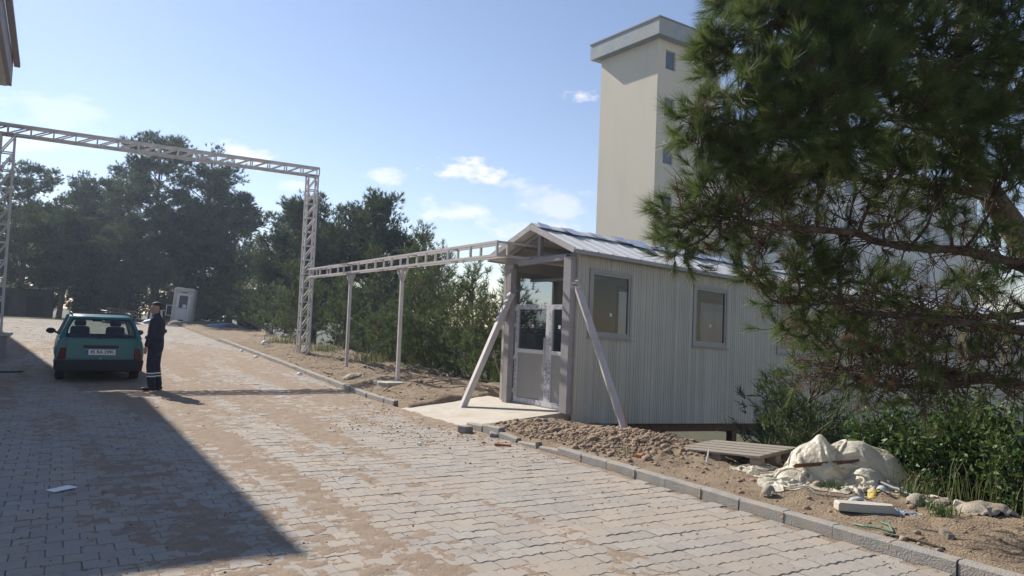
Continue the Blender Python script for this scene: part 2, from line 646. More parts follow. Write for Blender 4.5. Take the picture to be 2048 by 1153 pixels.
rest = order[300:]
field([k for k in rest if dep[k] < 16], base, 'paver_field')
field([k for k in rest if dep[k] >= 16], simple, 'far_paver_field')

sx = np.arange(-3.2, KR - .01, .026)
sy_ = np.concatenate([np.arange(2.2, 9.5, .022), np.arange(9.5, 15, .04), np.arange(15, 30, .12)])


def zsand(r, s):
    big = fbm(r * 1.0 + .12 * s, s * .17, 21, 3)
    med = fbm(r * 3.0 + .2 * s, s * .55, 33, 4)
    fine = fbm(r * 11, s * 9, 41, 3)
    rut = fbm(r * 2.1 + .10 * s, s * .12, 57, 3)
    a = .30 * big + .30 * med + .40 * rut + .03 * sstep(2.2, .8, r)
    a = a + .075 * sstep(6.5, 10, s) - .085 * sstep(3.6, 4.4, r + .05 * s) * sstep(11.5, 9, s) + .035 * np.exp(-((r - 2.9 + .05 * (s - 6)) / .7) ** 2)
    a = a + .14 * np.exp(-((r - KR) / .16) ** 2) + .05 * sstep(13, 17, s) * sstep(.5, 2, r)
    grain = fbm(r * 30, s * 26, 71, 2)
    h = (a - .564) * .068 + (fine - .5) * .024 + (grain - .5) * .016 - .002
    return zroad(s) + np.clip(h, -.028, .022)


V, F = grid(sx, sy_, zsand)
ppx, ppy, _ = proj(V)
vis = (ppx > -80) & (ppx < 2100) & (ppy < 1230)
keep = vis[F].all(1) & (V[F][:, :, 2].max(1) > zroad(V[F][:, :, 1].mean(1)) - .02)
sand = mesh_np('sand', V, F[keep], M_sand, smooth=True)
tag(sand, 'thin brown sand drifted over the paving stones', 'sand', kind='stuff')

# loose grit and small stones on the road and dirt clods on the verge
ico = bmesh.new()
bmesh.ops.create_icosphere(ico, subdivisions=1, radius=1)
ico_v = np.array([v.co[:] for v in ico.verts])
ico_f = np.array([[v.index for v in f.verts] for f in ico.faces])
ico.free()


def stones(name, pts, sizes, mat, seed, flat=.7, label=None, cat=None):
    rg = np.random.default_rng(seed)
    n = len(pts)
    v = ico_v[None] * (1 + rg.uniform(-.3, .3, (n, len(ico_v), 1)))
    v = v * (np.asarray(sizes)[:, None, None] * np.stack([rg.uniform(.7, 1.3, n), rg.uniform(.7, 1.3, n), np.full(n, flat)], 1)[:, None, :])
    v = v + np.asarray(pts)[:, None, :]
    f = ico_f[None] + (np.arange(n) * len(ico_v))[:, None, None]
    o = mesh_np(name, v.reshape(-1, 3), f.reshape(-1, 3), mat)
    tag(o, label, cat, kind='stuff')
    return o


n = 900
gr = rng.uniform(-1.5, KR - .05, n)
gs = 3 + 15 * rng.uniform(0, 1, n) ** 1.2
stones('grit', np.c_[gr, gs, zroad(gs) + .004], rng.uniform(.004, .011, n) * (1 + 1.2 * (rng.uniform(0, 1, n) > .95)), M_clod, 2, label='small dark stones scattered over the paving', cat='grit')
n = 5200
cr_ = np.concatenate([rng.normal(6.55, .42, n // 2), rng.normal(6.1, .35, n // 4), rng.uniform(5.7, 8.2, n - n // 2 - n // 4)])
cs_ = np.concatenate([rng.normal(8.0, .62, n // 2), rng.normal(9.0, .5, n // 4), rng.uniform(3.0, 24.0, n - n // 2 - n // 4)])
kk = (cr_ > KR + .12) & ((cs_ < 10.1) | (cs_ > 13))
cr_, cs_ = cr_[kk], cs_[kk]
stones('dirt_clods', np.c_[cr_, cs_, zground(cr_, cs_) + .006], rng.gamma(1.3, .0085, len(cr_)) + .005, M_clod, 3, .75, 'brown clods and rubble heaped on the verge by the cabin', 'clods')
n = 700
br_ = np.concatenate([rng.uniform(4.95, 5.5, n // 2), rng.normal(4.6, .5, n - n // 2)])
bs_ = np.concatenate([rng.uniform(7.5, 17, n // 2), rng.normal(10.6, 1.2, n - n // 2)])
kk = br_ < KR - .03
br_, bs_ = br_[kk], bs_[kk]
stones('kerbside_gravel', np.c_[br_, bs_, zroad(bs_) + .006], rng.gamma(1.6, .0034, len(br_)) + .003, M_clod, 6, .75, 'loose gravel spilled along the foot of the kerb', 'gravel')

# dry straw and twigs on the verge
n = 12000
n_a = 4200
lr = np.concatenate([rng.uniform(5.7, 8.3, n_a), rng.uniform(5.75, 8.8, n - n_a)])
ls = np.concatenate([rng.uniform(2.6, 9, n_a), rng.uniform(13, 30, n - n_a)])
la = rng.uniform(0, 6.28, n)
ll = rng.uniform(.04, .17, n) * np.where(ls > 12, 2.3, 1)
lz = zground(lr, ls) + .008
dx, dy = np.cos(la) * ll / 2, np.sin(la) * ll / 2
wx, wy = -np.sin(la) * .0028 * np.where(ls > 12, 2.3, 1), np.cos(la) * .0028 * np.where(ls > 12, 2.3, 1)
zt = rng.uniform(0, .035, n)
V = np.stack([np.c_[lr - dx - wx, ls - dy - wy, lz], np.c_[lr - dx + wx, ls - dy + wy, lz], np.c_[lr + dx, ls + dy, lz + zt]], 1).reshape(-1, 3)
M_straw = material('dry_straw', (.34, .26, .16), .9, .35, 30, col2=(.16, .12, .08), scale2=20)
o = mesh_np('straw', V, np.arange(3 * n).reshape(-1, 3), M_straw)
tag(o, 'dry straw and twigs strewn on the bare verge', 'straw', kind='stuff')

# ---- kerb
kerb = bpy.data.objects.new('kerb', None)
COL.objects.link(kerb)
kerb.location = (KR, 3, 0)
tag(kerb, kind='structure')
kprof = [(0, -.16), (.012, .085), (.03, .1), (.105, .1), (.12, .085), (.12, -.16)]


def kerb_mesh(seed, L=.488):
    rd = random.Random(seed)
    mb = MB()
    for e in (0, 1):
        for (x, z) in kprof:
            mb.v.append((x + rd.uniform(-.002, .002), (e - .5) * L, z + rd.uniform(-.003, .003)))
    k = len(kprof)
    mb.f = [tuple(range(k)), tuple(range(2 * k - 1, k - 1, -1))] + [(i, k + i, k + (i + 1) % k, (i + 1) % k) for i in range(k)]
    me = bpy.data.meshes.new('kerb_stone')
    me.from_pydata(mb.v, [], mb.f)
    me.materials.append(M_kerb)
    return me


kms = [kerb_mesh(k) for k in range(4)]
rd = random.Random(8)
M_mortar = material('old_mortar', (.34, .29, .23), .97, .3, 30, bump=.6)
for k in range(0, 62):
    s = 1.22 + k * .5
    if 10.3 < s < 13.45:
        continue
    o = bpy.data.objects.new('kerb_stone', kms[k % 4])
    COL.objects.link(o)
    o.parent = kerb
    tiltx = rd.uniform(-.012, .012)
    dz = 0
    if 8.0 < s < 10.3:
        dz, tiltx = rd.uniform(-.075, -.02) + (.05 if s > 9.6 else 0), rd.uniform(-.06, .05)
    rr_ = -.2 if s > 32 else 0
    o.location = (rd.uniform(-.008, .008) + (-.35 * max(0, (s - 29)) ** 2 * .01), s - 3, float(zroad(s)) + dz)
    o.rotation_euler = (tiltx + (.03 if s > 15 else 0), rd.uniform(-.02, .02), rd.uniform(-.012, .012) + (.5 * .014 * max(0, s - 29)))
    if k % 2 == 0 and s < 9:
        b = MB().box((.05, s + .25 - 3, .02), (.09, .02, .135)).build('mortar_joint', M_mortar, kerb)

# ---- concrete ramp and pads
RA = [(5.5, 10.42, .0), (7.42, 10.30, .215), (7.30, 12.9, .215), (5.5, 12.98, .0)]
mb = MB()
mb.hexa([(x, y, z - .26) for x, y, z in RA] + [(x, y, z + .012) for x, y, z in RA])
o = mb.build('concrete_ramp', M_conc, bevel=.006)
tag(o, 'pale concrete ramp slab leading up to the cabin door', 'ramp')
pads = [((6.67, 23.55), (1.5, 1.3), .29, 'pale concrete pad under the tall lattice gate column'),
        ((6.67, 19.5), (1.15, 1.05), .25, 'pale concrete pad under the slim post nearest the gate column'),
        ((6.67, 15.95), (1.15, 1.0), .25, 'pale concrete pad under the slim post nearest the cabin')]
for (c, sz, z, lab) in pads:
    rdn = random.Random(int(c[1] * 10))
    poly = []
    for k in range(14):
        a = 2 * math.pi * k / 14
        q = max(abs(math.cos(a)), abs(math.sin(a)))
        poly.append((c[0] + sz[0] / 2 * math.cos(a) / q * rdn.uniform(.86, 1.05), c[1] + sz[1] / 2 * math.sin(a) / q * rdn.uniform(.86, 1.05)))
    o = MB().prism(poly, z - .3, z + .01, .012).build('concrete_pad', M_conc)
    tag(o, lab, 'concrete pad', 'concrete pads under the posts')

# ================================================================ GATE, LATTICE COLUMNS AND BEAM
gate = thing('lattice_gate', (6.7, 23.6, .3), 'tall grey steel lattice gate spanning the paved road', 'gate')
G0 = (6.7, 23.6, .3)


def lattice(p0, p1, ax, ay, w, h, bay, chord, web, mat, parent, off, faces=(0, 1, 2, 3), diag=True, flip=False):
    """box lattice from p0 to p1; ax, ay unit cross directions; every bar is its own part"""
    p0, p1, ax, ay = Vector(p0), Vector(p1), Vector(ax), Vector(ay)
    C4 = [ax * (a * w / 2) + ay * (b * h / 2) for a, b in ((-1, -1), (1, -1), (1, 1), (-1, 1))]
    for c in C4:
        MB().bar(p0 + c, p1 + c, chord, up=ay).build('chord', mat, parent, off)
    L = (p1 - p0).length
    n = max(2, round(L / bay))
    for fi in faces:
        a, b = C4[fi], C4[(fi + 1) % 4]
        nrm = (a + b).normalized()
        for k in range(n + 1):
            q = p0.lerp(p1, k / n)
            q0, q1 = q + a, q + b
            d = (q1 - q0).normalized() * chord * .45
            MB().bar(q0 + d, q1 - d, web, up=nrm).build('rung', mat, parent, off)
            if diag and k < n:
                q2 = p0.lerp(p1, (k + 1) / n)
                s_, e_ = (q + a, q2 + b) if (fi in (0, 1)) != flip else (q + b, q2 + a)
                dd = (e_ - s_).normalized() * chord * .7
                MB().bar(s_ + dd, e_ - dd, web, up=nrm).build('brace', mat, parent, off)


X, Y_, Z = (1, 0, 0), (0, 1, 0), (0, 0, 1)
lattice((6.62, 23.6, .31), (6.62, 23.6, 6.07), X, Y_, .30, .30, .46, .045, .03, M_steelw, gate, G0)
lattice((-1.42, 23.6, .89), (-1.42, 23.6, 6.07), X, Y_, .30, .30, .46, .045, .03, M_steelw, gate, G0)
lattice((-1.95, 23.6, 6.215), (6.8, 23.6, 6.215), Z, Y_, .245, .28, .53, .05, .032, M_steelw, gate, G0)
for x, z in ((6.62, .31), (-1.42, .885)):
    MB().box((x, 23.6, z + .004), (.46, .46, .014)).build('base_plate', M_steel, gate, G0)
ped = thing('pedestal', (-1.35, 23.5, .24), 'low concrete pedestal with white coping under the left gate column', 'pedestal')
MB().box2((-2.5, 23.0, .15), (-1.10, 24.3, .82)).build('plinth', material('plinth_stone', (.30, .28, .26), .9, .2, 5, bump=.4), ped, (-1.35, 23.5, .24), bevel=.01)
MB().box2((-2.55, 22.95, .822), (-1.03, 24.35, .875)).build('coping', M_conc, ped, (-1.35, 23.5, .24), bevel=.008)

# ---- low ladder truss between gate column and cabin, two slim posts
TR = (6.65, 17.5, 2.8)
truss = thing('ladder_truss', TR, 'long pale box ladder truss running level from gate column to cabin gable', 'truss')
ty0, ty1 = 11.42, 23.42
for x in (6.54, 6.76):
    for z in (2.85, 3.09):
        MB().bar((x, ty0, z), (x, ty1, z), .044).build('chord', M_steelw, truss, TR)
rdt = random.Random(4)
y = ty0 + .03
k = 0
while y < ty1:
    for x in (6.54, 6.76):
        MB().bar((x, y, 2.876), (x, y, 3.064), .04).build('upright', M_steelw, truss, TR)
    if k % 2 == 0:
        for z in (2.85, 3.09):
            MB().bar((6.562, y, z), (6.738, y, z), .036).build('cross_tie', M_steelw, truss, TR)
    y += 1.08 * rdt.uniform(.85, 1.15)
    k += 1
for z in (2.85, 3.09):
    MB().bar((6.784, 11.45, z), (7.36, 11.42, z - .02), .04).build('tie_bar', M_steelw, truss, TR)
for yy, lab in ((19.5, 'slim pale steel post with Y brace under truss, nearest the gate column'), (15.95, 'slim pale steel post with Y brace under truss, nearest the cabin')):
    base_ = (6.65, yy, .26)
    p = thing('truss_post', base_, lab, 'post', 'slim posts under the ladder truss')
    MB().bar((6.65, yy, .275), (6.65, yy, 2.8), .075).build('shaft', M_steelw, p, base_)
    for sg in (-1, 1):
        MB().bar((6.65, yy + sg * .03, 2.52), (6.65, yy + sg * .27, 2.8), .05).build('brace_arm', M_steelw, p, base_)
    MB().bar((6.65, yy - .32, 2.815), (6.65, yy + .32, 2.815), .05, .028).build('head_plate', M_steelw, p, base_)
    MB().box((6.65, yy, .266), (.2, .2, .014)).build('base_plate', M_steel, p, base_)

# ================================================================ CABIN CORRIDOR
CO = Vector((7.38, 10.15, .05))
CA = Vector((math.cos(rad(4)), math.sin(rad(4)), 0))
CF = Vector((-math.sin(rad(4)), math.cos(rad(4)), 0))


def CW(p):
    t, w, h = p
    q = CO + CA * t + CF * w
    return (q.x, q.y, q.z + h - .042 * t)


CL, CWD, CHT = 24.0, 2.15, 2.84
cabin = thing('panel_cabin', CO, 'long pale ribbed panel cabin corridor with gabled roof and double door', 'cabin')


def cb(mb, name, mat, parent=None, bevel=0, smooth=False):
    return mb.build(name, mat, parent or cabin, CO, bevel=bevel, fn=CW, smooth=smooth)


def ribbed_panel(t0, t1, h0, h1, seed, w=0.0, thick=.05, sgn=-1, name='wall_panel'):
    """sandwich panel with narrow vertical grooves pressed into its outer skin"""
    rd_ = random.Random(seed)
    prof = [(t0, 0.0), (t0 + .006, 0.012)]
    x = t0 + .006
    while x < t1 - .06:
        wd = rd_.choice((.034, .045, .045, .06))
        d = rd_.choice((.007, .010, .003, .009))
        prof += [(x + wd * .55, .012), (x + wd * .68, .012 - d), (x + wd * .87, .012 - d), (x + wd, .012)]
        x += wd
    prof += [(t1 - .006, .012), (t1, 0.0)]
    mb = MB()
    n_ = len(prof)
    for h in (h0, h1):
        for (t, d) in prof:
            mb.v.append((t, w + sgn * d, h))
        mb.v.append((t1, w - sgn * thick, h))
        mb.v.append((t0, w - sgn * thick, h))
    m = n_ + 2
    mb.f = [(i, i + 1, m + i + 1, m + i) for i in range(m - 1)] + [(m - 1, 0, m, 2 * m - 1), tuple(range(m - 1, -1, -1)), tuple(range(m, 2 * m))]
    return cb(mb, name, M_panel)


wins = [.24 + 2.585 * k for k in range(9)]
WT, WB, WWD = 2.61, 1.45, 1.01
seed = 1
for side, w, sg in ((0, 0.0, -1), (1, CWD, 1)):
    t = 0.0
    for wt in wins:
        cuts = [t]
        while wt - cuts[-1] > .95:
            cuts.append(min(wt, cuts[-1] + .78))
        cuts.append(wt)
        for a, b in zip(cuts[:-1], cuts[1:]):
            if b - a > .01:
                ribbed_panel(a, b, -.005, CHT, seed, w, sgn=sg)
                seed += 1
        ribbed_panel(wt, wt + WWD, -.005, WB, seed, w, sgn=sg)
        ribbed_panel(wt, wt + WWD, WT, CHT, seed + 1, w, sgn=sg)
        seed += 2
        t = wt + WWD
        # window
        fr = MB()
        y0, y1 = (w - .028, w + .045) if side == 0 else (w - .045, w + .028)
        e = .055
        fr.box2((wt + .004, y0, WB + .004), (wt + WWD - .004, y1, WB + e))
        fr.box2((wt + .004, y0, WT - e), (wt + WWD - .004, y1, WT - .004))
        fr.box2((wt + .004, y0, WB + e), (wt + e, y1, WT - e))
        fr.box2((wt + WWD - e, y0, WB + e), (wt + WWD - .004, y1, WT - e))
        wo = cb(fr, 'window', M_frame)
        sh = MB()
        ym0, ym1 = (y0 + .012, y1 - .012)
        a, b = wt + e + .001, wt + WWD - e - .001
        c, d = WB + e + .001, WT - e - .001
        q = .042
        sh.box2((a, ym0, c), (b, ym1, c + q))
        sh.box2((a, ym0, d - q), (b, ym1, d))
        sh.box2((a, ym0, c + q), (a + q, ym1, d - q))
        sh.box2((b - q, ym0, c + q), (b, ym1, d - q))
        cb(sh, 'sash', M_frame, wo)
        gy = (ym0 + ym1) / 2
        cb(MB().add([(a + q - .005, gy, c + q - .005), (b - q + .005, gy, c + q - .005), (b - q + .005, gy, d - q + .005), (a + q - .005, gy, d - q + .005)], [(0, 1, 2, 3)]), 'pane', G_win, wo)
        if side == 0:
            cb(MB().box2((wt - .02, w - .05, WB - .022), (wt + WWD + .02, w - .012, WB - .002)), 'sill', M_frame, wo)
            if wt < 3:
                cb(MB().box2((a + .44, gy - .006, c + .32), (a + .49, gy - .003, c + .38)), 'sticker', M_framew, wo)
    ribbed_panel(t, CL, -.005, CHT, seed, w, sgn=sg)
    seed += 1
# corner flashings, floor, base beams, end wall
cb(MB().box2((-.012, -.022, -.01), (.03, .05, CHT)), 'corner_flashing', M_panel)
cb(MB().box2((-.012, CWD - .05, -.01), (.03, CWD + .022, CHT)), 'corner_flashing', M_panel)
cb(MB().box2((.02, .05, .10), (CL, CWD - .05, .165)), 'floor', M_conc)
for w in (.06, CWD - .16):
    cb(MB().box2((.1, w, -.16), (CL, w + .1, -.008)), 'base_beam', M_rust)
for t in np.arange(.15, CL, 2.2):
    cb(MB().box2((t, .17, -.15), (t + .08, CWD - .17, .095)), 'cross_beam', M_rust)
for t in (4.2, 9.0, 14, 19, 23.6):
    for w in (.12, CWD - .12):
        cb(MB().box2((t - .07, w - .07, -5.2), (t + .07, w + .07, -.165)), 'stilt', M_rust)
cb(MB().box2((CL - .05, .055, .17), (CL - .002, CWD - .055, CHT)), 'end_wall', M_panel)
# roof: two slopes of sheets with ribs, ridge cap, film scraps
AP, EV, OV = (CWD / 2 + .03, 3.31), 2.83, .20
wl, wr = -.13, CWD + .32
for sgn, w_e in ((-1, wl), (1, wr)):
    z_e = EV if sgn < 0 else EV - .03
    t = -OV
    while t < CL:
        t2 = min(t + 1.0, CL + .2)
        mb = MB()
        mb.hexa([(t, AP[0], AP[1]), (t2, AP[0], AP[1]), (t2, w_e, z_e), (t, w_e, z_e),
                 (t, AP[0], AP[1] + .045), (t2, AP[0], AP[1] + .045), (t2, w_e, z_e + .045), (t, w_e, z_e + .045)])
        sheet = cb(mb, 'roof_sheet', M_roof)
        for q in (.17, .5, .83):
            tt = t + q * (t2 - t)
            mbr = MB()
            P = []
            for (ww, zz) in ((AP[0] + sgn * .06, AP[1] - .03), (w_e + sgn * .02, z_e - .008)):
                P += [(tt - .035, ww, zz + .0445), (tt + .035, ww, zz + .0445), (tt + .018, ww, zz + .060), (tt - .018, ww, zz + .060)]
            mbr.hexa(P)
            cb(mbr, 'rib', M_roof, sheet)
        t = t2 + .002
    # soffit lining and front edge trim
    mb = MB()
    mb.bar((-OV - .012, AP[0], AP[1] + .02), (-OV - .012, w_e, z_e + .02), .02, .10)
    cb(mb, 'barge_trim', M_steelw)
    cb(MB().box2((-OV, w_e + sgn * .002, z_e - .03), (CL, w_e + sgn * .022, z_e + .03)), 'eave_trim', M_steel)
for t in np.arange(-OV, CL, 1.9):
    mb = MB()
    mb.hexa([(t, AP[0] - .2, AP[1] + .0), (t + 1.88, AP[0] - .2, AP[1] + .0), (t + 1.88, AP[0], AP[1] + .085), (t, AP[0], AP[1] + .085),
             (t, AP[0] - .2, AP[1] + .012), (t + 1.88, AP[0] - .2, AP[1] + .012), (t + 1.88, AP[0], AP[1] + .1), (t, AP[0], AP[1] + .1)])
    mb.hexa([(t, AP[0] + .001, AP[1] + .085), (t + 1.88, AP[0] + .001, AP[1] + .085), (t + 1.88, AP[0] + .2, AP[1]), (t, AP[0] + .2, AP[1]),
             (t, AP[0] + .001, AP[1] + .1), (t + 1.88, AP[0] + .001, AP[1] + .1), (t + 1.88, AP[0] + .2, AP[1] + .012), (t, AP[0] + .2, AP[1] + .012)])
    cb(mb, 'ridge_cap', M_roof)
rdf = random.Random(31)
t = -.1
slope = (AP[1] - EV) / (AP[0] - wl)
while t < 20:
    l = rdf.uniform(.25, .55)
    w0, w1 = AP[0] - .02, AP[0] - rdf.uniform(.2, .42)
    P = []
    for ww, dt in ((w0, 0), (w1, rdf.uniform(-.15, .15))):
        lift = .1 if ww == w0 else .075
        for e in (0, 1):
            P.append((t + e * l + dt, ww, AP[1] - (AP[0] - ww) * slope + lift + rdf.uniform(.012, .045)))
    cb(MB().add(P, [(0, 1, 3, 2)]), 'film_scrap', M_film)
    t += l + rdf.uniform(.02, .35)
# porch frame: posts, headers, gable king post, rafters, purlin
pf = [((.02, .02), (.02, .21)), ((1.76, 1.76), (.02, 1.89))]
cb(MB().box2((-.14, .03, .15), (-.02, .22, 2.76)), 'porch_post', M_steel)
cb(MB().box2((-.14, 1.76, .15), (-.02, 1.90, 2.62)), 'porch_post', M_steel)
cb(MB().bar((-.06, .222, 2.77), (-.06, 1.62, 2.71), .07, .09), 'header', M_steel)
cb(MB().box2((-.018, .055, 2.72), (.06, CWD - .055, 2.835)), 'tie_beam', M_steel)
cb(MB().box2((-.01, AP[0] - .04, 2.838), (.06, AP[0] + .04, 3.36)), 'king_post', M_steel)
for t in (0.03, 2.0, 4.0, 6.0, 8, 10):
    for sgn, w_e in ((-1, .06), (1, CWD - .06)):
        cb(MB().bar((t, AP[0] + sgn * .04, AP[1] - .075), (t, w_e, 2.90 - .02), .05, .07), 'rafter', M_steel)
for sgn, ww in ((-1, .58), (1, CWD - .5)):
    cb(MB().box2((-OV + .03, ww - .03, AP[1] - abs(AP[0] - ww) * slope - .085), (CL, ww + .03, AP[1] - abs(AP[0] - ww) * slope - .035)), 'purlin', M_steel)
cb(MB().box2((.55, .055, 2.45), (.60, CWD - .055, 2.50)), 'ceiling_tie', M_steel)
# double door
def leaf(w0, w1, seed, handle):
    h0, h1, t0, t1, e = .185, 1.965, .0, .06, .085
    fr = MB()
    fr.box2((t0, w0, h0), (t1, w0 + e, h1))
    fr.box2((t0, w1 - e, h0), (t1, w1, h1))
    fr.box2((t0, w0 + e, h0), (t1, w1 - e, h0 + e))
    fr.box2((t0, w0 + e, h1 - e), (t1, w1 - e, h1))
    fr.box2((t0, w0 + e, 1.09), (t1, w1 - e, 1.16))
    lo = cb(fr, 'door_leaf', M_framew)
    cb(MB().box2((t0 + .02, w0 + e, h0 + e), (t1 - .02, w1 - e, 1.09)), 'door_panel', M_frame, lo)
    gy = (t0 + t1) / 2
    cb(MB().add([(gy, w0 + e - .004, 1.156), (gy, w1 - e + .004, 1.156), (gy, w1 - e + .004, h1 - e + .004), (gy, w0 + e - .004, h1 - e + .004)], [(0, 1, 2, 3)]), 'pane', G_win, lo)
    # printed protective film strips on the frame
    for (a, b, c, d) in ((w0 + .012, w0 + e - .012, .35, .95), (w1 - e + .012, w1 - .012, .3, 1.0), (w1 - e + .012, w1 - .012, 1.25, 1.85), (w0 + .15, w1 - .15, h0 + .012, h0 + e - .012), (w0 + .1, w1 - .1, h1 - e + .012, h1 - .012)):
        cb(MB().box2((t0 - .003, a, c), (t0 - .001, b, d)), 'film_strip', M_print, lo)
    cb(MB().box2((gy - .006, (w0 + w1) / 2 - .03, 1.55), (gy - .003, (w0 + w1) / 2 + .03, 1.61)), 'sticker', M_framew, lo)
    hw = w1 if not handle else w0
    for hh in (.35, .95, 1.55, 1.85):
        if handle:
            cb(MB().box2((-.018, w1 - .008, hh), (.0, w1 + .028, hh + .07)), 'hinge', M_framew, lo)
        else:
            cb(MB().box2((-.018, w0 - .028, hh), (.0, w0 + .008, hh + .07)), 'hinge', M_framew, lo)
    if handle:
        cb(MB().tube([(-.05, w0 + .05, .78), (-.05, w0 + .05, 1.38)], .014, 8), 'pull_handle', M_steelw, lo)
        for hh in (.82, 1.34):
            cb(MB().tube([(-.05, w0 + .05, hh), (.0, w0 + .05, hh)], .009, 6), 'handle_stud', M_steelw, lo)
    return lo


def print_mat():
    m = bpy.data.materials.new('printed_film')
    m.use_nodes = True
    nt = m.node_tree
    b = nt.nodes['Principled BSDF']
    g_ = nt.nodes.new('ShaderNodeNewGeometry')
    n_ = nt.nodes.new('ShaderNodeTexNoise')
    n_.inputs['Scale'].default_value = 38
    n_.inputs['Detail'].default_value = 3
    r_ = nt.nodes.new('ShaderNodeMapRange')
    r_.inputs[1].default_value = .5
    r_.inputs[2].default_value = .56
    x_ = nt.nodes.new('ShaderNodeMix')
    x_.data_type = 'RGBA'
    x_.inputs[6].default_value = (.6, .6, .63, 1)
    x_.inputs[7].default_value = (.2, .18, .3, 1)
    nt.links.new(g_.outputs['Position'], n_.inputs['Vector'])
    nt.links.new(n_.outputs['Fac'], r_.inputs[0])
    nt.links.new(r_.outputs[0], x_.inputs[0])
    nt.links.new(x_.outputs[2], b.inputs['Base Color'])
    b.inputs['Roughness'].default_value = .3
    return m


M_print = print_mat()
leaf(.745, 1.75, 1, True)
leaf(.225, .74, 2, False)
cb(MB().box2((-.019, .222, .148), (.07, 1.758, .18)), 'threshold', M_steel)
cb(MB().box2((.0, 1.90, .15), (.05, CWD - .052, 2.83)), 'side_panel', M_panel)

# ---- leaning props (long steel box sections tied to the posts)
def prop(p0, p1, w, h, label, cable=None):
    o = thing('prop_beam', p0, label, 'prop', 'props leaning on the porch posts')
    MB().bar(p0, p1, w, h, up=(.2, .6, .3)).build('beam', M_steelw, o, p0, bevel=.006)
    d = (Vector(p0) - Vector(p1)).normalized()
    q = Vector(p1)
    mbb = MB()
    rd_ = random.Random(3)
    for k in range(5):
        c = q - d * (.02 + .02 * k)
        mbb.tube([c + Vector((rd_.uniform(-.09, .09), rd_.uniform(-.09, .09), rd_.uniform(-.04, .09))) for _ in range(4)], .006, 5)
    mbb.build('wire_tie', M_steelw, o, p0)
    return o


prop((6.34, 12.14, .08), (7.16, 11.92, 2.22), .10, .14, 'pale steel prop leaning against the left porch post')
pr = prop((7.44, 8.86, .05), (7.26, 9.98, 2.28), .10, .14, 'pale steel prop leaning on the right porch post below the window')
M_orange = material('orange_plastic', (.55, .22, .05), .5, .1, 8)
o = MB().tube([(7.37, 8.78, .02), (7.38, 8.8, .2), (7.36, 8.84, .4), (7.35, 8.83, .52)], .008, 6).build('orange_rod', M_orange)
tag(o, 'thin orange rod sticking up beside the foot of the right prop', 'rod')

# ================================================================ LEFT BUILDING (only its roof edge shows; it shades the road)
LB = (-6, 21, 0)
lb = thing('roofed_building', LB, 'large building at left edge with deep overhanging roof eave', 'building')
M_soffit = material('brown_soffit', (.42, .40, .38), .8, .1, 3)
M_fascia = material('grey_brown_fascia', (.24, .21, .22), .7, .1, 3)
MB().box2((-14, 16.3, -.2), (-3.2, 25.6, 7.9)).build('wall', M_white_wall, lb, LB)
rf = MB().prism([(-15, 15.95), (-1.46, 15.95), (-1.57, 26.0), (-15, 26.9)], 7.95, 8.66).build('roof', M_fascia, lb, LB)
MB().prism([(-14.9, 16.05), (-1.57, 16.05), (-1.68, 25.88), (-14.9, 26.75)], 7.90, 7.948).build('soffit', M_soffit, rf, LB)
MB().box2((-1.85, 25.2, 8.665), (-1.51, 25.8, 8.93)).build('gutter_box', M_fascia, rf, LB)
MB().prism([(-1.43, 15.9), (-1.29, 15.9), (-1.40, 26.08), (-1.55, 26.08)], 8.55, 8.66).build('gutter', M_fascia, rf, LB)
MB().prism([(-16, 25.7), (-3.2, 25.7), (-6.3, 47.5), (-16, 47.5)], -.2, 8.0).build('wing', M_white_wall, lb, LB)
MB().prism([(-17, 25.5), (-2.15, 25.5), (-5.0, 48.3), (-17, 48.3)], 8.67, 9.0).build('wing_roof', M_fascia, lb, LB)

# ================================================================ TOWER BLOCK
TC = Vector((34.6, 39.1, -5))


def TWf(p):
    t, w, h = p
    q = TC + CA * t + CF * w
    return (q.x, q.y, q.z + h)


tower = thing('tower_block', TC, 'tall cream stair tower with blue weathered flat roof fascia', 'building')
TH = 26.95


def tb(mb, name, mat, parent=None, bevel=0):
    return mb.build(name, mat, parent or tower, TC, fn=TWf, bevel=bevel)


TD, TWD = 6.6, 5.9
twin = [(.75, 1.75, z0, z0 + 1.35) for z0 in (1.5, 4.85, 8.2, 11.55, 14.9, 18.25, 21.6, 24.95)]
# wall with window openings on the right-hand face (plane w = 0)
prev = 0
cols = MB()
cols.box2((0, 0, 0), (.75, .3, TH))
cols.box2((1.75, 0, 0), (TD, .3, TH))
for (a, b, z0, z1) in twin:
    cols.box2((.75, 0, prev), (1.75, .3, z0))
    prev = z1
cols.box2((.75, 0, prev), (1.75, .3, TH))
cols.box2((0, .3, 0), (.3, TWD, TH))
cols.box2((.3, TWD - .3, 0), (TD, TWD, TH))
cols.box2((TD - .3, .3, 0), (TD, TWD - .3, TH))
tb(cols, 'wall', M_tower)
M_dglass = material('dark_window_glass', (.03, .045, .06), .08, .1, 2, spec=.9)
for (a, b, z0, z1) in twin:
    f = MB()
    for bb in (((a, .10, z0), (b, .18, z0 + .07)), ((a, .10, z1 - .07), (b, .18, z1)), ((a, .10, z0 + .07), (a + .07, .18, z1 - .07)), ((b - .07, .10, z0 + .07), (b, .18, z1 - .07))):
        f.box2(*bb)
    wo = tb(f, 'window', M_frame)
    tb(MB().box2((a + .06, .13, z0 + .06), (b - .06, .15, z1 - .06)), 'pane', M_dglass, wo)
o_ = .62
cor = tb(MB().box2((-o_, -o_, TH + .002), (TD + o_, TWD + o_, TH + 1.15)), 'roof_fascia', M_cornice)
tb(MB().box2((-o_ - .06, -o_ - .06, TH + 1.152), (TD + o_ + .06, TWD + o_ + .06, TH + 1.25)), 'roof_edge', M_fascia, cor)
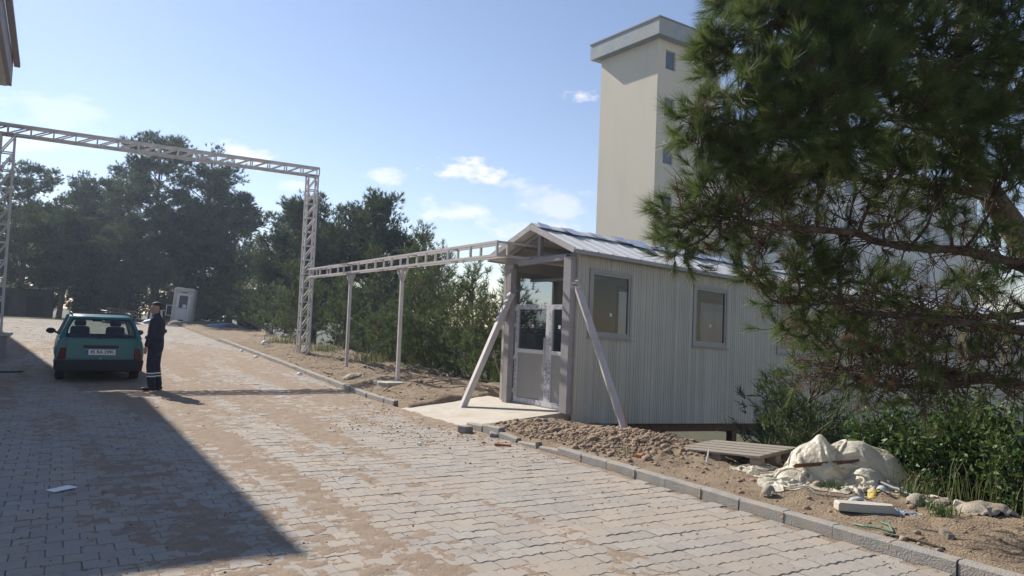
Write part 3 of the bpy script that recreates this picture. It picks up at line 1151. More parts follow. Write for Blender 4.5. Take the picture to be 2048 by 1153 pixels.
# main white wing to the right of the tower, behind the pine
MW = thing('white_wing', (TC.x + 8, TC.y, -5), 'long white building wing with tall dark windows behind the pine', 'building')


def mw(mb, name, mat, parent=None):
    return mb.build(name, mat, parent or MW, (TC.x + 8, TC.y, -5), fn=TWf)


W0 = -1.5
ww = MB()
ops = []
nx_, nz_ = 8, 6
tt = TD + .05
prev_t = tt
for i in range(nx_):
    a = tt + 1.6 + i * 4.2
    ops.append((a, a + 1.7))
for i, (a, b) in enumerate(ops):
    ww.box2((prev_t, W0, 0), (a, W0 + .4, 22))
    pz = 0
    for j in range(nz_):
        z0 = 1.2 + j * 3.5
        ww.box2((a, W0, pz), (b, W0 + .4, z0))
        pz = z0 + 2.1
    ww.box2((a, W0, pz), (b, W0 + .4, 22))
    prev_t = b
ww.box2((prev_t, W0, 0), (tt + 38, W0 + .4, 22))
ww.box2((tt, W0 + .4, 0), (tt + .3, 10, 22))
ww.box2((tt, W0 + .4, 21.6), (tt + 38, 10, 22.2))
ww.box2((tt + .3, 9.7, 0), (tt + 38, 10, 21.6))
mw(ww, 'wall', M_white_wall)
M_teal = material('teal_window_glass', (.07, .10, .11), .1, .15, 1, spec=.8)
for (a, b) in ops:
    for j in range(nz_):
        z0 = 1.2 + j * 3.5
        wo = mw(MB().box2((a, W0 + .14, z0), (b, W0 + .2, z0 + 2.1)), 'pane', M_teal)
        f = MB()
        f.box2((a, W0 + .10, z0), (a + .08, W0 + .138, z0 + 2.1))
        f.box2((b - .08, W0 + .10, z0), (b, W0 + .138, z0 + 2.1))
        f.box2((a + .08, W0 + .10, z0 + 1.0), (b - .08, W0 + .138, z0 + 1.08))
        mw(f, 'frame', M_framew, wo)

# ================================================================ CAR
M_paint = material('teal_car_paint', (.010, .125, .138), .28, .06, 3, spec=.6, col2=(.02, .135, .145), scale2=5, mix2=.6)
M_plastic = material('dark_grey_plastic', (.022, .024, .03), .6, .15, 8)
M_lamp = material('dark_red_lamp', (.10, .008, .010), .45, .1, 6, spec=.25)
M_seat = material('dark_seat_cloth', (.05, .055, .075), .9, .15, 12)
M_white = material('white_plastic', (.72, .72, .72), .45, .04, 6)
M_blue = material('blue_plastic', (.03, .09, .35), .4, .05, 6)
M_black = material('matt_black', (.012, .012, .014), .6, .1, 6)
M_chrome = material('dull_metal', (.4, .4, .41), .35, .1, 10, metal=1)
car = thing('parked_car', (.79, 17.85, float(zroad(18.2)) - .005), 'teal green hatchback seen from behind, parked in the building shade', 'car', rot=(rad(.6), 0, rad(.5)))
car.scale = (.98, .98, .98)


def cpart(mb, name, mat, parent=None, bevel=0, smooth=False):
    return mb.build(name, mat, parent or car, bevel=bevel, smooth=smooth)


half = [(.70, .24), (.80, .30), (.835, .46), (.842, .60), (.835, .74), (.80, .885), (.765, .925)]
secs = [(.02, .955, 0, 0), (.07, .985, 0, 0), (.30, 1, 0, 0), (.9, 1, .0, 0), (2.0, 1, 0, 0), (2.9, .995, -.01, 0), (3.3, .985, -.05, 0), (3.75, .95, -.12, 0), (3.98, .86, -.2, .02)]
mb = MB()
rings = []
for (y, sx_, dz_, _) in secs:
    ring = []
    for (x, z) in half:
        zz = z + (dz_ * (z - .24) / .69 if z > .3 else 0)
        ring.append((x * sx_, y, zz))
    ring = ring + [(-p[0], p[1], p[2]) for p in reversed(ring)]
    rings.append(ring)
n = len(rings[0])
for r_ in rings:
    mb.v += r_
for i in range(len(rings) - 1):
    for k in range(n):
        mb.f.append((i * n + k, i * n + (k + 1) % n, (i + 1) * n + (k + 1) % n, (i + 1) * n + k))
mb.f += [tuple(range(n)), tuple(range(len(rings) * n - 1, (len(rings) - 1) * n - 1, -1))]
# leave the deck under the glasshouse open: drop the top faces between y=.07 and y=2.9
mb.f = [f for f in mb.f if not (len(f) == 4 and {i % n for i in f} == {len(half) - 1, len(half)} and max(f) < 6 * n)]
body = cpart(mb, 'body', M_paint)
cpart(MB().box2((-.74, .12, .24), (.74, 3.7, .30)), 'floor_pan', M_black)
# glasshouse: points of pillars
zb, zt = .925, 1.375
Pb = {'rr': (.745, .10), 'rf': (.765, 2.95)}
rt = {'r': (.575, .40), 'f': (.575, 2.15)}
roof = MB()
rows = []
for (y, dzz, w) in ((.33, -.035, .56), (.42, -.005, .585), (.8, .02, .60), (1.5, .028, .605), (2.1, .005, .59), (2.22, -.03, .57)):
    rows.append([(w * a, y, zt + dzz + .035 * (1 - a * a) - (.03 if abs(a) > .95 else 0)) for a in (-1, -.93, -.5, 0, .5, .93, 1)])
for r_ in rows:
    roof.v += r_
m_ = 7
roof.f = [(i * m_ + k, i * m_ + k + 1, (i + 1) * m_ + k + 1, (i + 1) * m_ + k) for i in range(len(rows) - 1) for k in range(m_ - 1)]
cpart(roof, 'roof', M_paint, smooth=True)
for sg in (-1, 1):
    cpart(MB().bar((sg * .76, 2.95, .93), (sg * .585, 2.15, 1.37), .05, .06), 'pillar', M_paint)
    cpart(MB().bar((sg * .775, 1.55, .93), (sg * .60, 1.5, 1.38), .03, .09), 'pillar', M_paint)
    cpart(MB().hexa([(sg * .785, .06, .92), (sg * .785, .36, .92), (sg * .74, .36, .92), (sg * .70, .07, .92),
                     (sg * .60, .37, 1.375), (sg * .605, .62, 1.375), (sg * .56, .62, 1.375), (sg * .53, .36, 1.375)]), 'pillar', M_paint)
    for (y0, y1, ty0_, ty1_) in ((.34, 1.5, .62, 1.46), (1.6, 2.85, 1.55, 2.1)):
        cpart(MB().add([(sg * .765, y0, .925), (sg * .77, y1, .925), (sg * .60, ty1_, 1.37), (sg * .60, ty0_, 1.37)], [(0, 1, 2, 3)]), 'side_window', G_car)
    for (y0, y1) in ((.42, 1.5), (1.56, 2.6)):
        cpart(MB().box2((sg * .836, y0, .56), (sg * .852, y1, .60)), 'rub_strip', M_plastic)
    m = MB()
    m.sphere((sg * .93, 2.42, .985), (.10, .05, .068), 12, 8)
    m.bar((sg * .84, 2.46, .95), (sg * .76, 2.48, .94), .05)
    cpart(m, 'door_mirror', M_plastic, smooth=True)
    rr = MB().tube([(sg * .56, .55, 1.40), (sg * .565, .60, 1.445), (sg * .575, 1.2, 1.46), (sg * .57, 1.9, 1.445), (sg * .565, 1.98, 1.40)], .016, 8)
    cpart(rr, 'roof_rail', M_plastic, smooth=True)
    lp = MB().hexa([(sg * .645, -.016, .485), (sg * .80, .02, .485), (sg * .81, .16, .485), (sg * .655, .05, .485),
                    (sg * .635, -.010, .725), (sg * .785, .03, .725), (sg * .79, .16, .725), (sg * .645, .05, .725)])
    cpart(lp, 'tail_lamp', M_lamp, bevel=.008)
cpart(MB().bar((-.57, .62, 1.442), (.57, .62, 1.442), .035, .02), 'roof_bar', M_plastic)
cpart(MB().bar((-.57, 1.8, 1.442), (.57, 1.8, 1.442), .035, .02), 'roof_bar', M_plastic)
# tailgate: painted surround, glass
xo = lambda z: .76 - (z - .925) * .40
yo = lambda z: .055 + (z - .925) * .70
gate_ = MB()
ztop, zlo, zhi = 1.385, .945, 1.335
V4 = [(xo(.92), .92), (xo(ztop) + .0, ztop)]
outer = [(-xo(.925), yo(.925) - .03, .925), (xo(.925), yo(.925) - .03, .925), (xo(1.16) - .005, yo(1.16) - .03, 1.16), (xo(ztop) - .03, yo(ztop) - .03, ztop), (-xo(ztop) + .03, yo(ztop) - .03, ztop), (-xo(1.16) + .005, yo(1.16) - .03, 1.16)]
inner = [(-.67, yo(zlo) - .03, zlo), (.67, yo(zlo) - .03, zlo), (.635, yo(1.14) - .03, 1.14), (.545, yo(zhi) - .03, zhi), (-.545, yo(zhi) - .03, zhi), (-.635, yo(1.14) - .03, 1.14)]
gate_.v = outer + inner + [(p[0], p[1] + .05, p[2]) for p in outer] + [(p[0], p[1] + .05, p[2]) for p in inner]
for k in range(6):
    k2 = (k + 1) % 6
    gate_.f += [(k, k2, 6 + k2, 6 + k), (12 + k, 18 + k, 18 + k2, 12 + k2), (k, 12 + k, 12 + k2, k2), (6 + k, 6 + k2, 18 + k2, 18 + k)]
gate_.box2((-.64, -.012, .50), (.64, .03, .925))
tg = cpart(gate_, 'tailgate', M_paint, bevel=.006)
cpart(MB().add([(p[0] * 1.01, p[1] + .025, p[2]) for p in inner], [(0, 1, 2, 3, 4, 5)]), 'rear_window', G_car, tg)
seal = MB()
seal.v = [(p[0], p[1] - .004, p[2]) for p in inner] + [(p[0] * .955, p[1] - .002, p[2] + (.022 if p[2] < 1 else (-.022 if p[2] > 1.3 else 0))) for p in inner]
seal.f = [(k, (k + 1) % 6, 6 + (k + 1) % 6, 6 + k) for k in range(6)]
cpart(seal, 'window_seal', M_black, tg)
wp = MB()
wp.bar((-.08, .0, .90), (-.03, .02, .955), .022)
wp.bar((-.06, .025, .945), (.47, .08, 1.06), .016)
cpart(wp, 'rear_wiper', M_plastic, tg)
cpart(MB().box2((-.33, -.022, .725), (.33, -.013, .785)), 'plate_trim', M_plastic, tg)
cpart(MB().sphere((0, -.018, .51), (.018, .01, .018), 8, 6), 'lock', M_chrome, tg)
# licence plate with raised characters
pl = cpart(MB().box2((-.27, -.028, .585), (.275, -.0125, .70)), 'licence_plate', M_white, tg)
cpart(MB().box2((-.275, -.0305, .588), (-.232, -.0283, .697)), 'blue_band', M_blue, pl)


def text_mesh(txt, size, mat, parent, loc, rot, name='lettering', extrude=.001, sx=1.0):
    cu = bpy.data.curves.new(name, 'FONT')
    cu.body = txt
    cu.size = size
    cu.extrude = extrude
    cu.align_x = 'CENTER'
    cu.align_y = 'CENTER'
    cu.offset = .0015
    cu.materials.append(mat)
    tmp = bpy.data.objects.new(name, cu)
    COL.objects.link(tmp)
    bpy.context.view_layer.update()
    me = bpy.data.meshes.new_from_object(tmp.evaluated_get(bpy.context.evaluated_depsgraph_get()))
    bpy.data.objects.remove(tmp)
    bpy.data.curves.remove(cu)
    o = link_mesh(name, me, mat, parent)
    o.location = loc
    o.rotation_euler = rot
    o.scale = (sx, 1, 1)
    return o


text_mesh('45 RA 3990', .105, M_black, pl, (.022, -.0305, .6425), (rad(90), 0, 0), 'plate_characters', sx=.86)
cpart(MB().hexa([(-.80, -.05, .235), (.80, -.05, .235), (.845, .45, .235), (-.845, .45, .235), (-.83, -.09, .475), (.83, -.09, .475), (.855, .45, .475), (-.855, .45, .475)]), 'bumper', M_plastic, bevel=.02)
cpart(MB().tube([(.52, .0, .235), (.52, .35, .235)], .028, 10), 'exhaust_pipe', M_rust)
cpart(MB().box2((-.60, .05, .24), (.60, .12, .31)), 'valance', M_black)
wsc = MB().add([(-.74, 2.95, .93), (.74, 2.95, .93), (.565, 2.18, 1.36), (-.565, 2.18, 1.36)], [(0, 1, 2, 3)])
cpart(wsc, 'windscreen', G_car)
for sg in (-1, 1):
    for (y, hz) in ((1.75, 1.13), (.85, .98)):
        s_ = MB()
        s_.hexa([(sg * .36 - .23, y, .45), (sg * .36 + .23, y, .45), (sg * .36 + .23, y + .12, .45), (sg * .36 - .23, y + .12, .45),
                 (sg * .36 - .19, y - .08, hz), (sg * .36 + .19, y - .08, hz), (sg * .36 + .19, y + .03, hz), (sg * .36 - .19, y + .03, hz)])
        st = cpart(s_, 'seat', M_seat, bevel=.035)
        if hz > 1:
            cpart(MB().box((sg * .36, y - .05, hz + .07), (.24, .09, .13)), 'head_rest', M_seat, st, bevel=.03)
cpart(MB().box((0, 2.05, 1.27), (.22, .03, .07)), 'rear_view_mirror', M_black, bevel=.01)
cpart(MB().box2((-.72, 2.55, .62), (.72, 2.95, .93)), 'dashboard', M_black)
cpart(MB().box2((-.68, .2, .86), (.68, .62, .88)), 'parcel_shelf', M_seat)
tyre = MB()
R_, tw = .285, .175
prof = [(-tw / 2, .17), (-tw / 2, .25), (-tw / 2 + .03, R_), (tw / 2 - .03, R_), (tw / 2, .25), (tw / 2, .17)]
ns_ = 28
for k in range(ns_):
    a = 2 * math.pi * k / ns_
    tyre.v += [(x, r_ * math.cos(a), r_ * math.sin(a)) for x, r_ in prof]
tyre.f = [(k * 6 + j, k * 6 + (j + 1) % 6, ((k + 1) % ns_) * 6 + (j + 1) % 6, ((k + 1) % ns_) * 6 + j) for k in range(ns_) for j in range(6)]
rim = MB().tube([(-.06, 0, 0), (.06, 0, 0)], .168, 20)
rim.tube([(-.075, 0, 0), (-.06, 0, 0)], [.07, .15], 16)
rim.tube([(.06, 0, 0), (.075, 0, 0)], [.15, .07], 16)
for sg in (-1, 1):
    for y in (.72, 3.2):
        t_ = tyre.build('wheel', M_rubber, car, smooth=False)
        t_.location = (sg * .715, y, .285)
        rm = rim.build('rim', M_chrome, t_)

# ================================================================ PERSON
M_skin = material('skin', (.36, .205, .145), .6, .08, 20)
M_navy = material('navy_work_cloth', (.016, .019, .034), .95, .25, 14, bump=.5, bscale=30)
M_hair = material('black_hair', (.012, .010, .010), .7, .2, 60)
M_shoe = material('black_shoe', (.010, .010, .011), .5, .2, 20)
M_refl = material('silver_reflective_tape', (.62, .62, .60), .35, .05, 20)
MAN = thing('person', (1.67, 16.42, float(zroad(16.46)) + .004), 'man in dark navy work clothes with reflective leg bands standing beside the teal car', 'person', rot=(0, 0, rad(66)))


def capsule(mb, pts, radii, n=12):
    mb.tube(pts, radii, n)
    for p, r in zip(pts, radii):
        mb.sphere(p, r if isinstance(r, (int, float)) else r, 12, 8)


def soft(mb, name, mat, parent, vox, it=6, fac=.5):
    o = mb.build(name, mat, parent, smooth=True)
    r = o.modifiers.new('remesh', 'REMESH')
    r.mode = 'VOXEL'
    r.voxel_size = vox
    r.use_smooth_shade = True
    s = o.modifiers.new('smooth', 'SMOOTH')
    s.iterations = it
    s.factor = fac
    return o


# local frame: +y is where he faces, +x his right hand side
HT = rad(34)                                # head turned to his left, towards the camera


def hd(p):
    x, y, z = p
    return (x * math.cos(HT) - y * math.sin(HT) + 0.0, x * math.sin(HT) + y * math.cos(HT) + .035, z)


b = MB()
capsule(b, [(0, -.005, 1.40), hd((0, -.01, 1.52))], [.058, .056])
def hsph(c, r):
    m = MB().sphere((0, 0, 0), r, 14, 10)
    b.add([hd((v[0] + c[0], v[1] + c[1], v[2] + c[2])) for v in m.v], m.f)
hsph((0, -.01, 1.655), (.078, .098, .092))
hsph((0, .022, 1.595), (.062, .070, .075))
hsph((0, .052, 1.555), (.036, .036, .028))
hsph((0, .098, 1.615), (.013, .022, .026))
hsph((0, .088, 1.575), (.026, .012, .010))
hsph((0, .080, 1.648), (.052, .020, .012))
for sg in (-1, 1):
    hsph((sg * .078, -.012, 1.615), (.012, .026, .034))
    hsph((sg * .038, .055, 1.60), (.022, .020, .022))
# torso, pelvis and limbs of the same continuous body
capsule(b, [(0, -.01, .95), (0, .005, 1.12), (0, -.012, 1.30), (0, -.01, 1.39)], [.125, .12, .125, .085])
capsule(b, [(-.15, -.01, 1.395), (.15, -.01, 1.395)], [.062, .062])
arms = {-1: [(-.185, -.01, 1.385), (-.225, .015, 1.12), (-.20, .10, .885)], 1: [(.185, -.01, 1.385), (.225, -.03, 1.12), (.21, .045, .88)]}
legs = {-1: [(-.088, .0, .92), (-.095, .035, .50), (-.10, -.01, .09)], 1: [(.088, -.01, .92), (.098, .0, .50), (.105, -.06, .09)]}
for sg in (-1, 1):
    capsule(b, arms[sg], [.046, .037, .026])
    capsule(b, legs[sg], [.075, .052, .038])
    w_ = Vector(arms[sg][2])
    dn = Vector((0, .12, -1)).normalized()
    capsule(b, [w_, w_ + dn * .045, w_ + dn * .085], [.024, .030, .028])
    for k, (off, ln) in enumerate(((-.024, .070), (-.008, .080), (.008, .075), (.023, .058))):
        q = w_ + dn * .085 + Vector((0, off, 0))
        capsule(b, [q, q + dn * ln * .55 + Vector((-sg * .006, .004, 0)), q + dn * ln + Vector((-sg * .020, .008, .004))], [.0098, .0088, .0078], 8)
    q = w_ + dn * .03 + Vector((0, .024, 0))
    capsule(b, [q, q + Vector((-sg * .012, .026, -.028)), q + Vector((-sg * .018, .030, -.058))], [.011, .0098, .0085], 8)
    capsule(b, [legs[sg][2], (legs[sg][2][0], legs[sg][2][1] + .13, .04)], [.036, .032])
soft(b, 'body', M_skin, MAN, .007, 4)
j = MB()
capsule(j, [(0, -.005, .87), (0, .0, 1.0), (0, .008, 1.14), (0, -.012, 1.32), (0, -.012, 1.40)], [.155, .158, .155, .158, .10])
capsule(j, [(-.16, -.01, 1.39), (.16, -.01, 1.39)], [.078, .078])
capsule(j, [(0, -.01, 1.42), (0, .005, 1.475)], [.078, .074])
for sg in (-1, 1):
    a0, a1, a2 = (Vector(p) for p in arms[sg])
    capsule(j, [a0, a1, a1.lerp(a2, .9)], [.076, .064, .050])
for kx, ky, kz in ((.05, -.13, 1.18), (-.07, -.12, 1.0), (.1, .1, .95), (-.09, .12, 1.05)):
    j.sphere((kx, ky, kz), (.08, .06, .05), 10, 6)
jk = soft(j, 'jacket', M_navy, MAN, .014, 5)
t = MB()
capsule(t, [(0, -.005, .84), (0, .0, .95)], [.150, .150])
for sg in (-1, 1):
    l0, l1, l2 = (Vector(p) for p in legs[sg])
    capsule(t, [l0, l0.lerp(l1, .5), l1, l1.lerp(l2, .6), l2 + Vector((0, 0, .03))], [.105, .096, .086, .082, .078])
tr = soft(t, 'trousers', M_navy, MAN, .014, 5)
for sg in (-1, 1):
    l1, l2 = Vector(legs[sg][1]), Vector(legs[sg][2])
    for q in (.36, .50):
        c = l1.lerp(l2, q)
        MB().tube([c + Vector((0, 0, -.012)), c + Vector((0, 0, .012))], .0885, 20, cap=False).build('reflective_band', M_refl, tr)
    sh = MB()
    f_ = Vector((legs[sg][2][0], legs[sg][2][1], 0))
    sh.sphere(f_ + Vector((0, -.02, .05)), (.048, .075, .05), 12, 8)
    sh.sphere(f_ + Vector((0, .10, .038)), (.05, .12, .038), 12, 8)
    capsule(sh, [f_ + Vector((0, -.02, .06)), f_ + Vector((0, 0, .12))], [.05, .05])
    for v_i, v in enumerate(sh.v):
        if v[2] < .004:
            sh.v[v_i] = (v[0], v[1], .004)
    soft(sh, 'shoe', M_shoe, MAN, .010, 3)
h = MB()
for (c, r) in (((0, -.020, 1.700), (.080, .098, .062)), ((0, -.055, 1.655), (.074, .064, .070))):
    m = MB().sphere((0, 0, 0), r, 14, 10)
    h.add([hd((v[0] + c[0], v[1] + c[1], v[2] + c[2])) for v in m.v], m.f)
soft(h, 'hair', M_hair, MAN, .008, 3)
for sg in (-1, 1):
    e_ = MB().sphere((0, 0, 0), (.012, .006, .007), 8, 6)
    MB().add([hd((v[0] + sg * .03, v[1] + .087, v[2] + 1.632)) for v in e_.v], e_.f).build('eye', M_black, MAN)
    MB().add([hd(p) for p in MB().box((sg * .03, .096, 1.655), (.036, .008, .007)).v], MB().box((0, 0, 0), (1, 1, 1)).f).build('eyebrow', M_hair, MAN)

# ================================================================ BOOTH AND FAR CLUTTER
M_grp = material('cream_fibreglass', (.60, .58, .50), .5, .06, 3, col2=(.48, .45, .37), scale2=2, mix2=.62)
bz = .82
BO = (5.98, 46.3, bz)
booth = thing('guard_booth', BO, 'small cream fibreglass booth with white door tilting beside the trees', 'booth', rot=(rad(-2), rad(4.2), rad(-14)))
bw, bh = .56, 2.02
c_ = MB()
# rounded square shell
poly = []
for cx_, cy_, a0 in ((bw - .12, bw - .12, 0), (-bw + .12, bw - .12, 90), (-bw + .12, -bw + .12, 180), (bw - .12, -bw + .12, 270)):
    for k in range(5):
        a = rad(a0 + k * 22.5)
        poly.append((cx_ + .12 * math.cos(a), cy_ + .12 * math.sin(a)))
c_.prism(poly, .06, bh - .07)
c_.build('shell', M_grp, booth)
c2 = MB()
nr = len(poly)
lay = [(1.035, bh - .07), (1.035, bh - .02), (.96, bh + .05), (.7, bh + .10), (.2, bh + .12)]
for s_, z in lay:
    c2.v += [(x * s_, y * s_, z) for x, y in poly]
c2.f = [(i * nr + k, i * nr + (k + 1) % nr, (i + 1) * nr + (k + 1) % nr, (i + 1) * nr + k) for i in range(len(lay) - 1) for k in range(nr)] + [tuple(range(nr - 1, -1, -1)), tuple((len(lay) - 1) * nr + k for k in range(nr))]
c2.build('roof', M_grp, booth, smooth=False)
MB().box2((-.60, -.60, 0), (.60, .60, .058)).build('skid', M_wood, booth)
dr = MB()
dr.box2((-.36, -bw - .02, .12), (.36, -bw + .0, .95))
dr.box2((-.36, -bw - .02, .95), (-.22, -bw + .0, 1.78))
dr.box2((.22, -bw - .02, .95), (.36, -bw + .0, 1.78))
dr.box2((-.22, -bw - .02, 1.66), (.22, -bw + .0, 1.78))
door = dr.build('door', M_white, booth)
MB().box2((-.22, -bw - .012, .95), (.22, -bw - .004, 1.66)).build('door_window', M_dglass, door)
MB().box2((-.02, -bw - .016, .97), (.18, -bw - .013, 1.17)).build('paper_notice', M_white, door)
MB().box2((-.15, -bw - .03, .24), (.12, -bw - .021, .30)).build('vent', M_black, door)
MB().box2((-.34, -bw - .06, .92), (-.22, -bw - .021, .95)).build('handle', M_chrome, door)
MB().box2((-.15, -bw - .012, 1.82), (.16, -bw - .001, 1.87)).build('name_strip', M_plastic, booth)
rl = MB()
rl.tube([(-.58, -.45, .48), (-.84, -.45, .48), (-.84, -.45, 1.05), (-.58, -.45, 1.05)], .03, 6)
rl.build('side_rail', M_white, booth)

M_tarp = material('blue_tarpaulin', (.16, .26, .40), .5, .25, 6)
M_bag = material('white_woven_sack', (.52, .47, .39), .85, .2, 14, bump=.8, bscale=160, col2=(.33, .26, .19), scale2=7, mix2=.52)


def crumple(nu, nv, size, region, hfun, seed, steps=70, jitter=.1, inner=6):
    """a sheet too big for its place settles over the heights hfun: it buckles into folds"""
    rg = np.random.default_rng(seed)
    dx, dy = size[0] / (nu - 1), size[1] / (nv - 1)
    U, W = np.meshgrid(np.linspace(-.5, .5, nu), np.linspace(-.5, .5, nv), indexing='ij')
    x, y = U * region[0], W * region[1]
    k = 5.0 / max(region)
    n_ = fbm(x * k * 1.2 + seed, y * k * 1.2, seed, 3) - .5
    x = x + (fbm(U * 6 + 3, W * 6, seed + 3, 3) - .5) * region[0] * .22
    y = y + (fbm(U * 6, W * 6 + 5, seed + 4, 3) - .5) * region[1] * .22
    p = np.stack([x, y, hfun(x, y) + jitter * .6 + n_ * jitter * 2], -1)
    prev = p.copy()

    def con(a, b, L, st, lo=False):
        d = b - a
        l = np.linalg.norm(d, axis=-1, keepdims=True) + 1e-9
        c_ = (l - L) / l * .5 * st
        if lo:
            c_ = np.minimum(c_, 0)
        return d * c_
    dg = math.hypot(dx, dy)
    for it in range(steps):
        v = (p - prev) * .88
        prev = p.copy()
        p = p + v
        p[..., 2] -= .0022
        for _ in range(inner):
            for o_s in (0, 1):
                a, b = p[o_s:nu - 1:2], p[o_s + 1:nu:2]
                c_ = con(a, b, dx, 1)
                p[o_s:nu - 1:2] = a + c_
                p[o_s + 1:nu:2] = b - c_
                a, b = p[:, o_s:nv - 1:2], p[:, o_s + 1:nv:2]
                c_ = con(a, b, dy, 1)
                p[:, o_s:nv - 1:2] = a + c_
                p[:, o_s + 1:nv:2] = b - c_
            c_ = con(p[:-1, :-1], p[1:, 1:], dg, .25)
            p[:-1, :-1] += c_
            p[1:, 1:] -= c_
            c_ = con(p[1:, :-1], p[:-1, 1:], dg, .25)
            p[1:, :-1] += c_
            p[:-1, 1:] -= c_
            for q, st, fr in ((2, .25, .88), (5, .2, .62)):
                c_ = con(p[:-q], p[q:], dx * q * fr, st, True)
                p[:-q] += c_
                p[q:] -= c_
                c_ = con(p[:, :-q], p[:, q:], dy * q * fr, st, True)
                p[:, :-q] += c_
                p[:, q:] -= c_
            h_ = hfun(p[..., 0], p[..., 1])
            hit = p[..., 2] < h_
            p[..., 2] = np.maximum(p[..., 2], h_)
            prev[hit] = p[hit] * .7 + prev[hit] * .3
    I = (np.arange(nu - 1)[:, None] * nv + np.arange(nv - 1)[None, :]).ravel()
    return p.reshape(-1, 3), np.stack([I, I + nv, I + nv + 1, I + 1], 1)


def lump(name, c, size, mat, label, cat, seed, rot=0, group=None, fold=.35, base=None, nu=30, nv=24):
    """crumpled sheet or slumped sack resting on the ground"""
    a, b, h = size
    z0 = gz(c[0], c[1]) if base is None else base
    ca, sa = math.cos(rot), math.sin(rot)

    def hf(x, y):
        q = np.clip(1 - (x / a) ** 2 - (y / b) ** 2, 0, 1)
        zz = h * q ** .55
        if base is None:
            zz = zz + zground(c[0] + x * ca - y * sa, c[1] + x * sa + y * ca) - z0
        return zz + .004
    grow = 1 + fold * .55
    V, F = crumple(nu, nv, (2.0 * a * grow, 2.0 * b * grow), (2.0 * a, 2.0 * b), hf, seed, 26, .12 * min(a, b), 4)
    o = mesh_np(name, V, F, mat, smooth=True)
    sd = o.modifiers.new('subd', 'SUBSURF')
    sd.levels = sd.render_levels = 1
    o.location = (c[0], c[1], z0)
    o.rotation_euler = (0, 0, rot)
    return tag(o, label, cat, group)


lump('tarpaulin', (7.35, 41.5), (.75, .5, .22), M_tarp, 'crumpled pale blue tarpaulin lying behind the kerb near the booth', 'tarpaulin', 4)
lump('sack', (5.2, 42.6), (.38, .30, .30), M_bag, 'small pale sack slumped in front of the booth', 'sack', 7, base=float(zroad(42.6)))
lump('sack', (4.35, 44.6), (.55, .32, .25), M_tarp, 'blue bag lying on the paving edge left of the booth', 'bag', 9, base=float(zroad(44.6)))
lump('sack', (8.9, 33.5), (.7, .35, .16), M_bag, 'flat white sheet lying on the far verge under the trees', 'sheet', 11)
lump('sack', (6.05, 17.3), (.24, .16, .10), M_bag, 'small white sack lying between the two slim truss posts', 'sack', 13)
ctr = MB().hexa([(-.16, -.1, 0), (.16, -.1, 0), (.16, .1, 0), (-.16, .1, 0), (-.2, -.13, .45), (.2, -.13, .45), (.2, .13, .45), (-.2, .13, .45)])
o = ctr.build('plastic_bucket', M_white, bevel=.02)
o.location = (8.35, 35.6, gz(8.35, 35.6) - .02)
tag(o, 'white plastic bucket standing at the edge of the trees', 'bucket')
# white garden table and chair left of the booth
TB = (4.75, 47.2, .93)
tbl = thing('garden_table', TB, 'white plastic garden table standing left of the booth', 'table')
MB().box((0, 0, .70), (.8, .8, .04)).build('table_top', M_white, tbl, bevel=.01)
for a in (-1, 1):
    for b_ in (-1, 1):
        MB().bar((a * .3, b_ * .3, 0), (a * .25, b_ * .25, .68), .05).build('leg', M_white, tbl)
# stack of metal sheets behind the car
SH = (2.55, 45.2, .86)
shs = thing('sheet_stack', SH, 'stack of grey corrugated metal sheets piled behind the teal car', 'sheet pile')
for k in range(9):
    m = MB()
    n_ = 16
    for e in (0, 1):
        for i in range(n_ + 1):
            m.v.append((-.65 + 1.3 * i / n_ + .02 * k, (e - .5) * 2.6, .05 + .085 * k + (.025 if i % 2 else 0)))
    m.f = [(i, i + 1, n_ + 2 + i, n_ + 1 + i) for i in range(n_)]
    o = m.build('sheet', M_steel, shs)
    so = o.modifiers.new('thick', 'SOLIDIFY')
    so.thickness = .012
    o.rotation_euler = (rad(random.Random(k).uniform(-2, 2)), rad(8), rad(random.Random(k + 9).uniform(-10, 10)))
# low dark shed with ledge beyond the paving on the left
SHD = (-3.5, 62, .7)
M_shed = material('brown_block_wall', (.10, .08, .075), .95, .3, 2, col2=(.05, .045, .05), scale2=1.2)
shed = thing('low_shed', SHD, 'low dark brown shed with pale ledge under the trees at left', 'shed')
MB().box2((-9, 62, .2), (-.4, 66, 2.75)).build('wall', M_shed, shed, SHD)
MB().box2((-9.2, 61.6, 2.752), (-.1, 66.2, 2.95)).build('roof_ledge', M_conc, shed, SHD)
for k in range(4):
    MB().box2((-8 + k * 2, 61.95, .9), (-7 + k * 2, 61.99, 2.2)).build('shutter', M_black, shed, SHD)

# ================================================================ VERGE CLUTTER
# pallet
PC = Vector((7.22, 6.52, 0))
pal = thing('wooden_pallet', (PC.x, PC.y, .10), 'weathered grey wooden pallet lying on the verge below the cabin', 'pallet', rot=(rad(-4), rad(-3), rad(8)))
for k in range(5):
    MB().box((-.34 + k * .17, 0, .135), (.135 if k % 2 else .15, 1.2, .02)).build('deck_board', M_wood, pal)
for y in (-.53, 0, .53):
    MB().box((0, y, .113), (.8, .12, .02)).build('cross_board', M_wood, pal)
    for x in (-.34, 0, .34):
        MB().box((x, y, .058), (.11, .13, .088)).build('block', M_wood, pal, bevel=.006)
for x in (-.34, 0, .34):
    MB().box((x, 0, .006), (.11, 1.2, .016)).build('bottom_board', M_wood, pal)

# crumpled translucent plastic sheeting
M_plas = material('cream_plastic_sheet', (.70, .66, .55), .38, .06, 5, trans=.35, spec=.5, bump=.6, bscale=22, col2=(.58, .51, .40), scale2=3, mix2=.6)


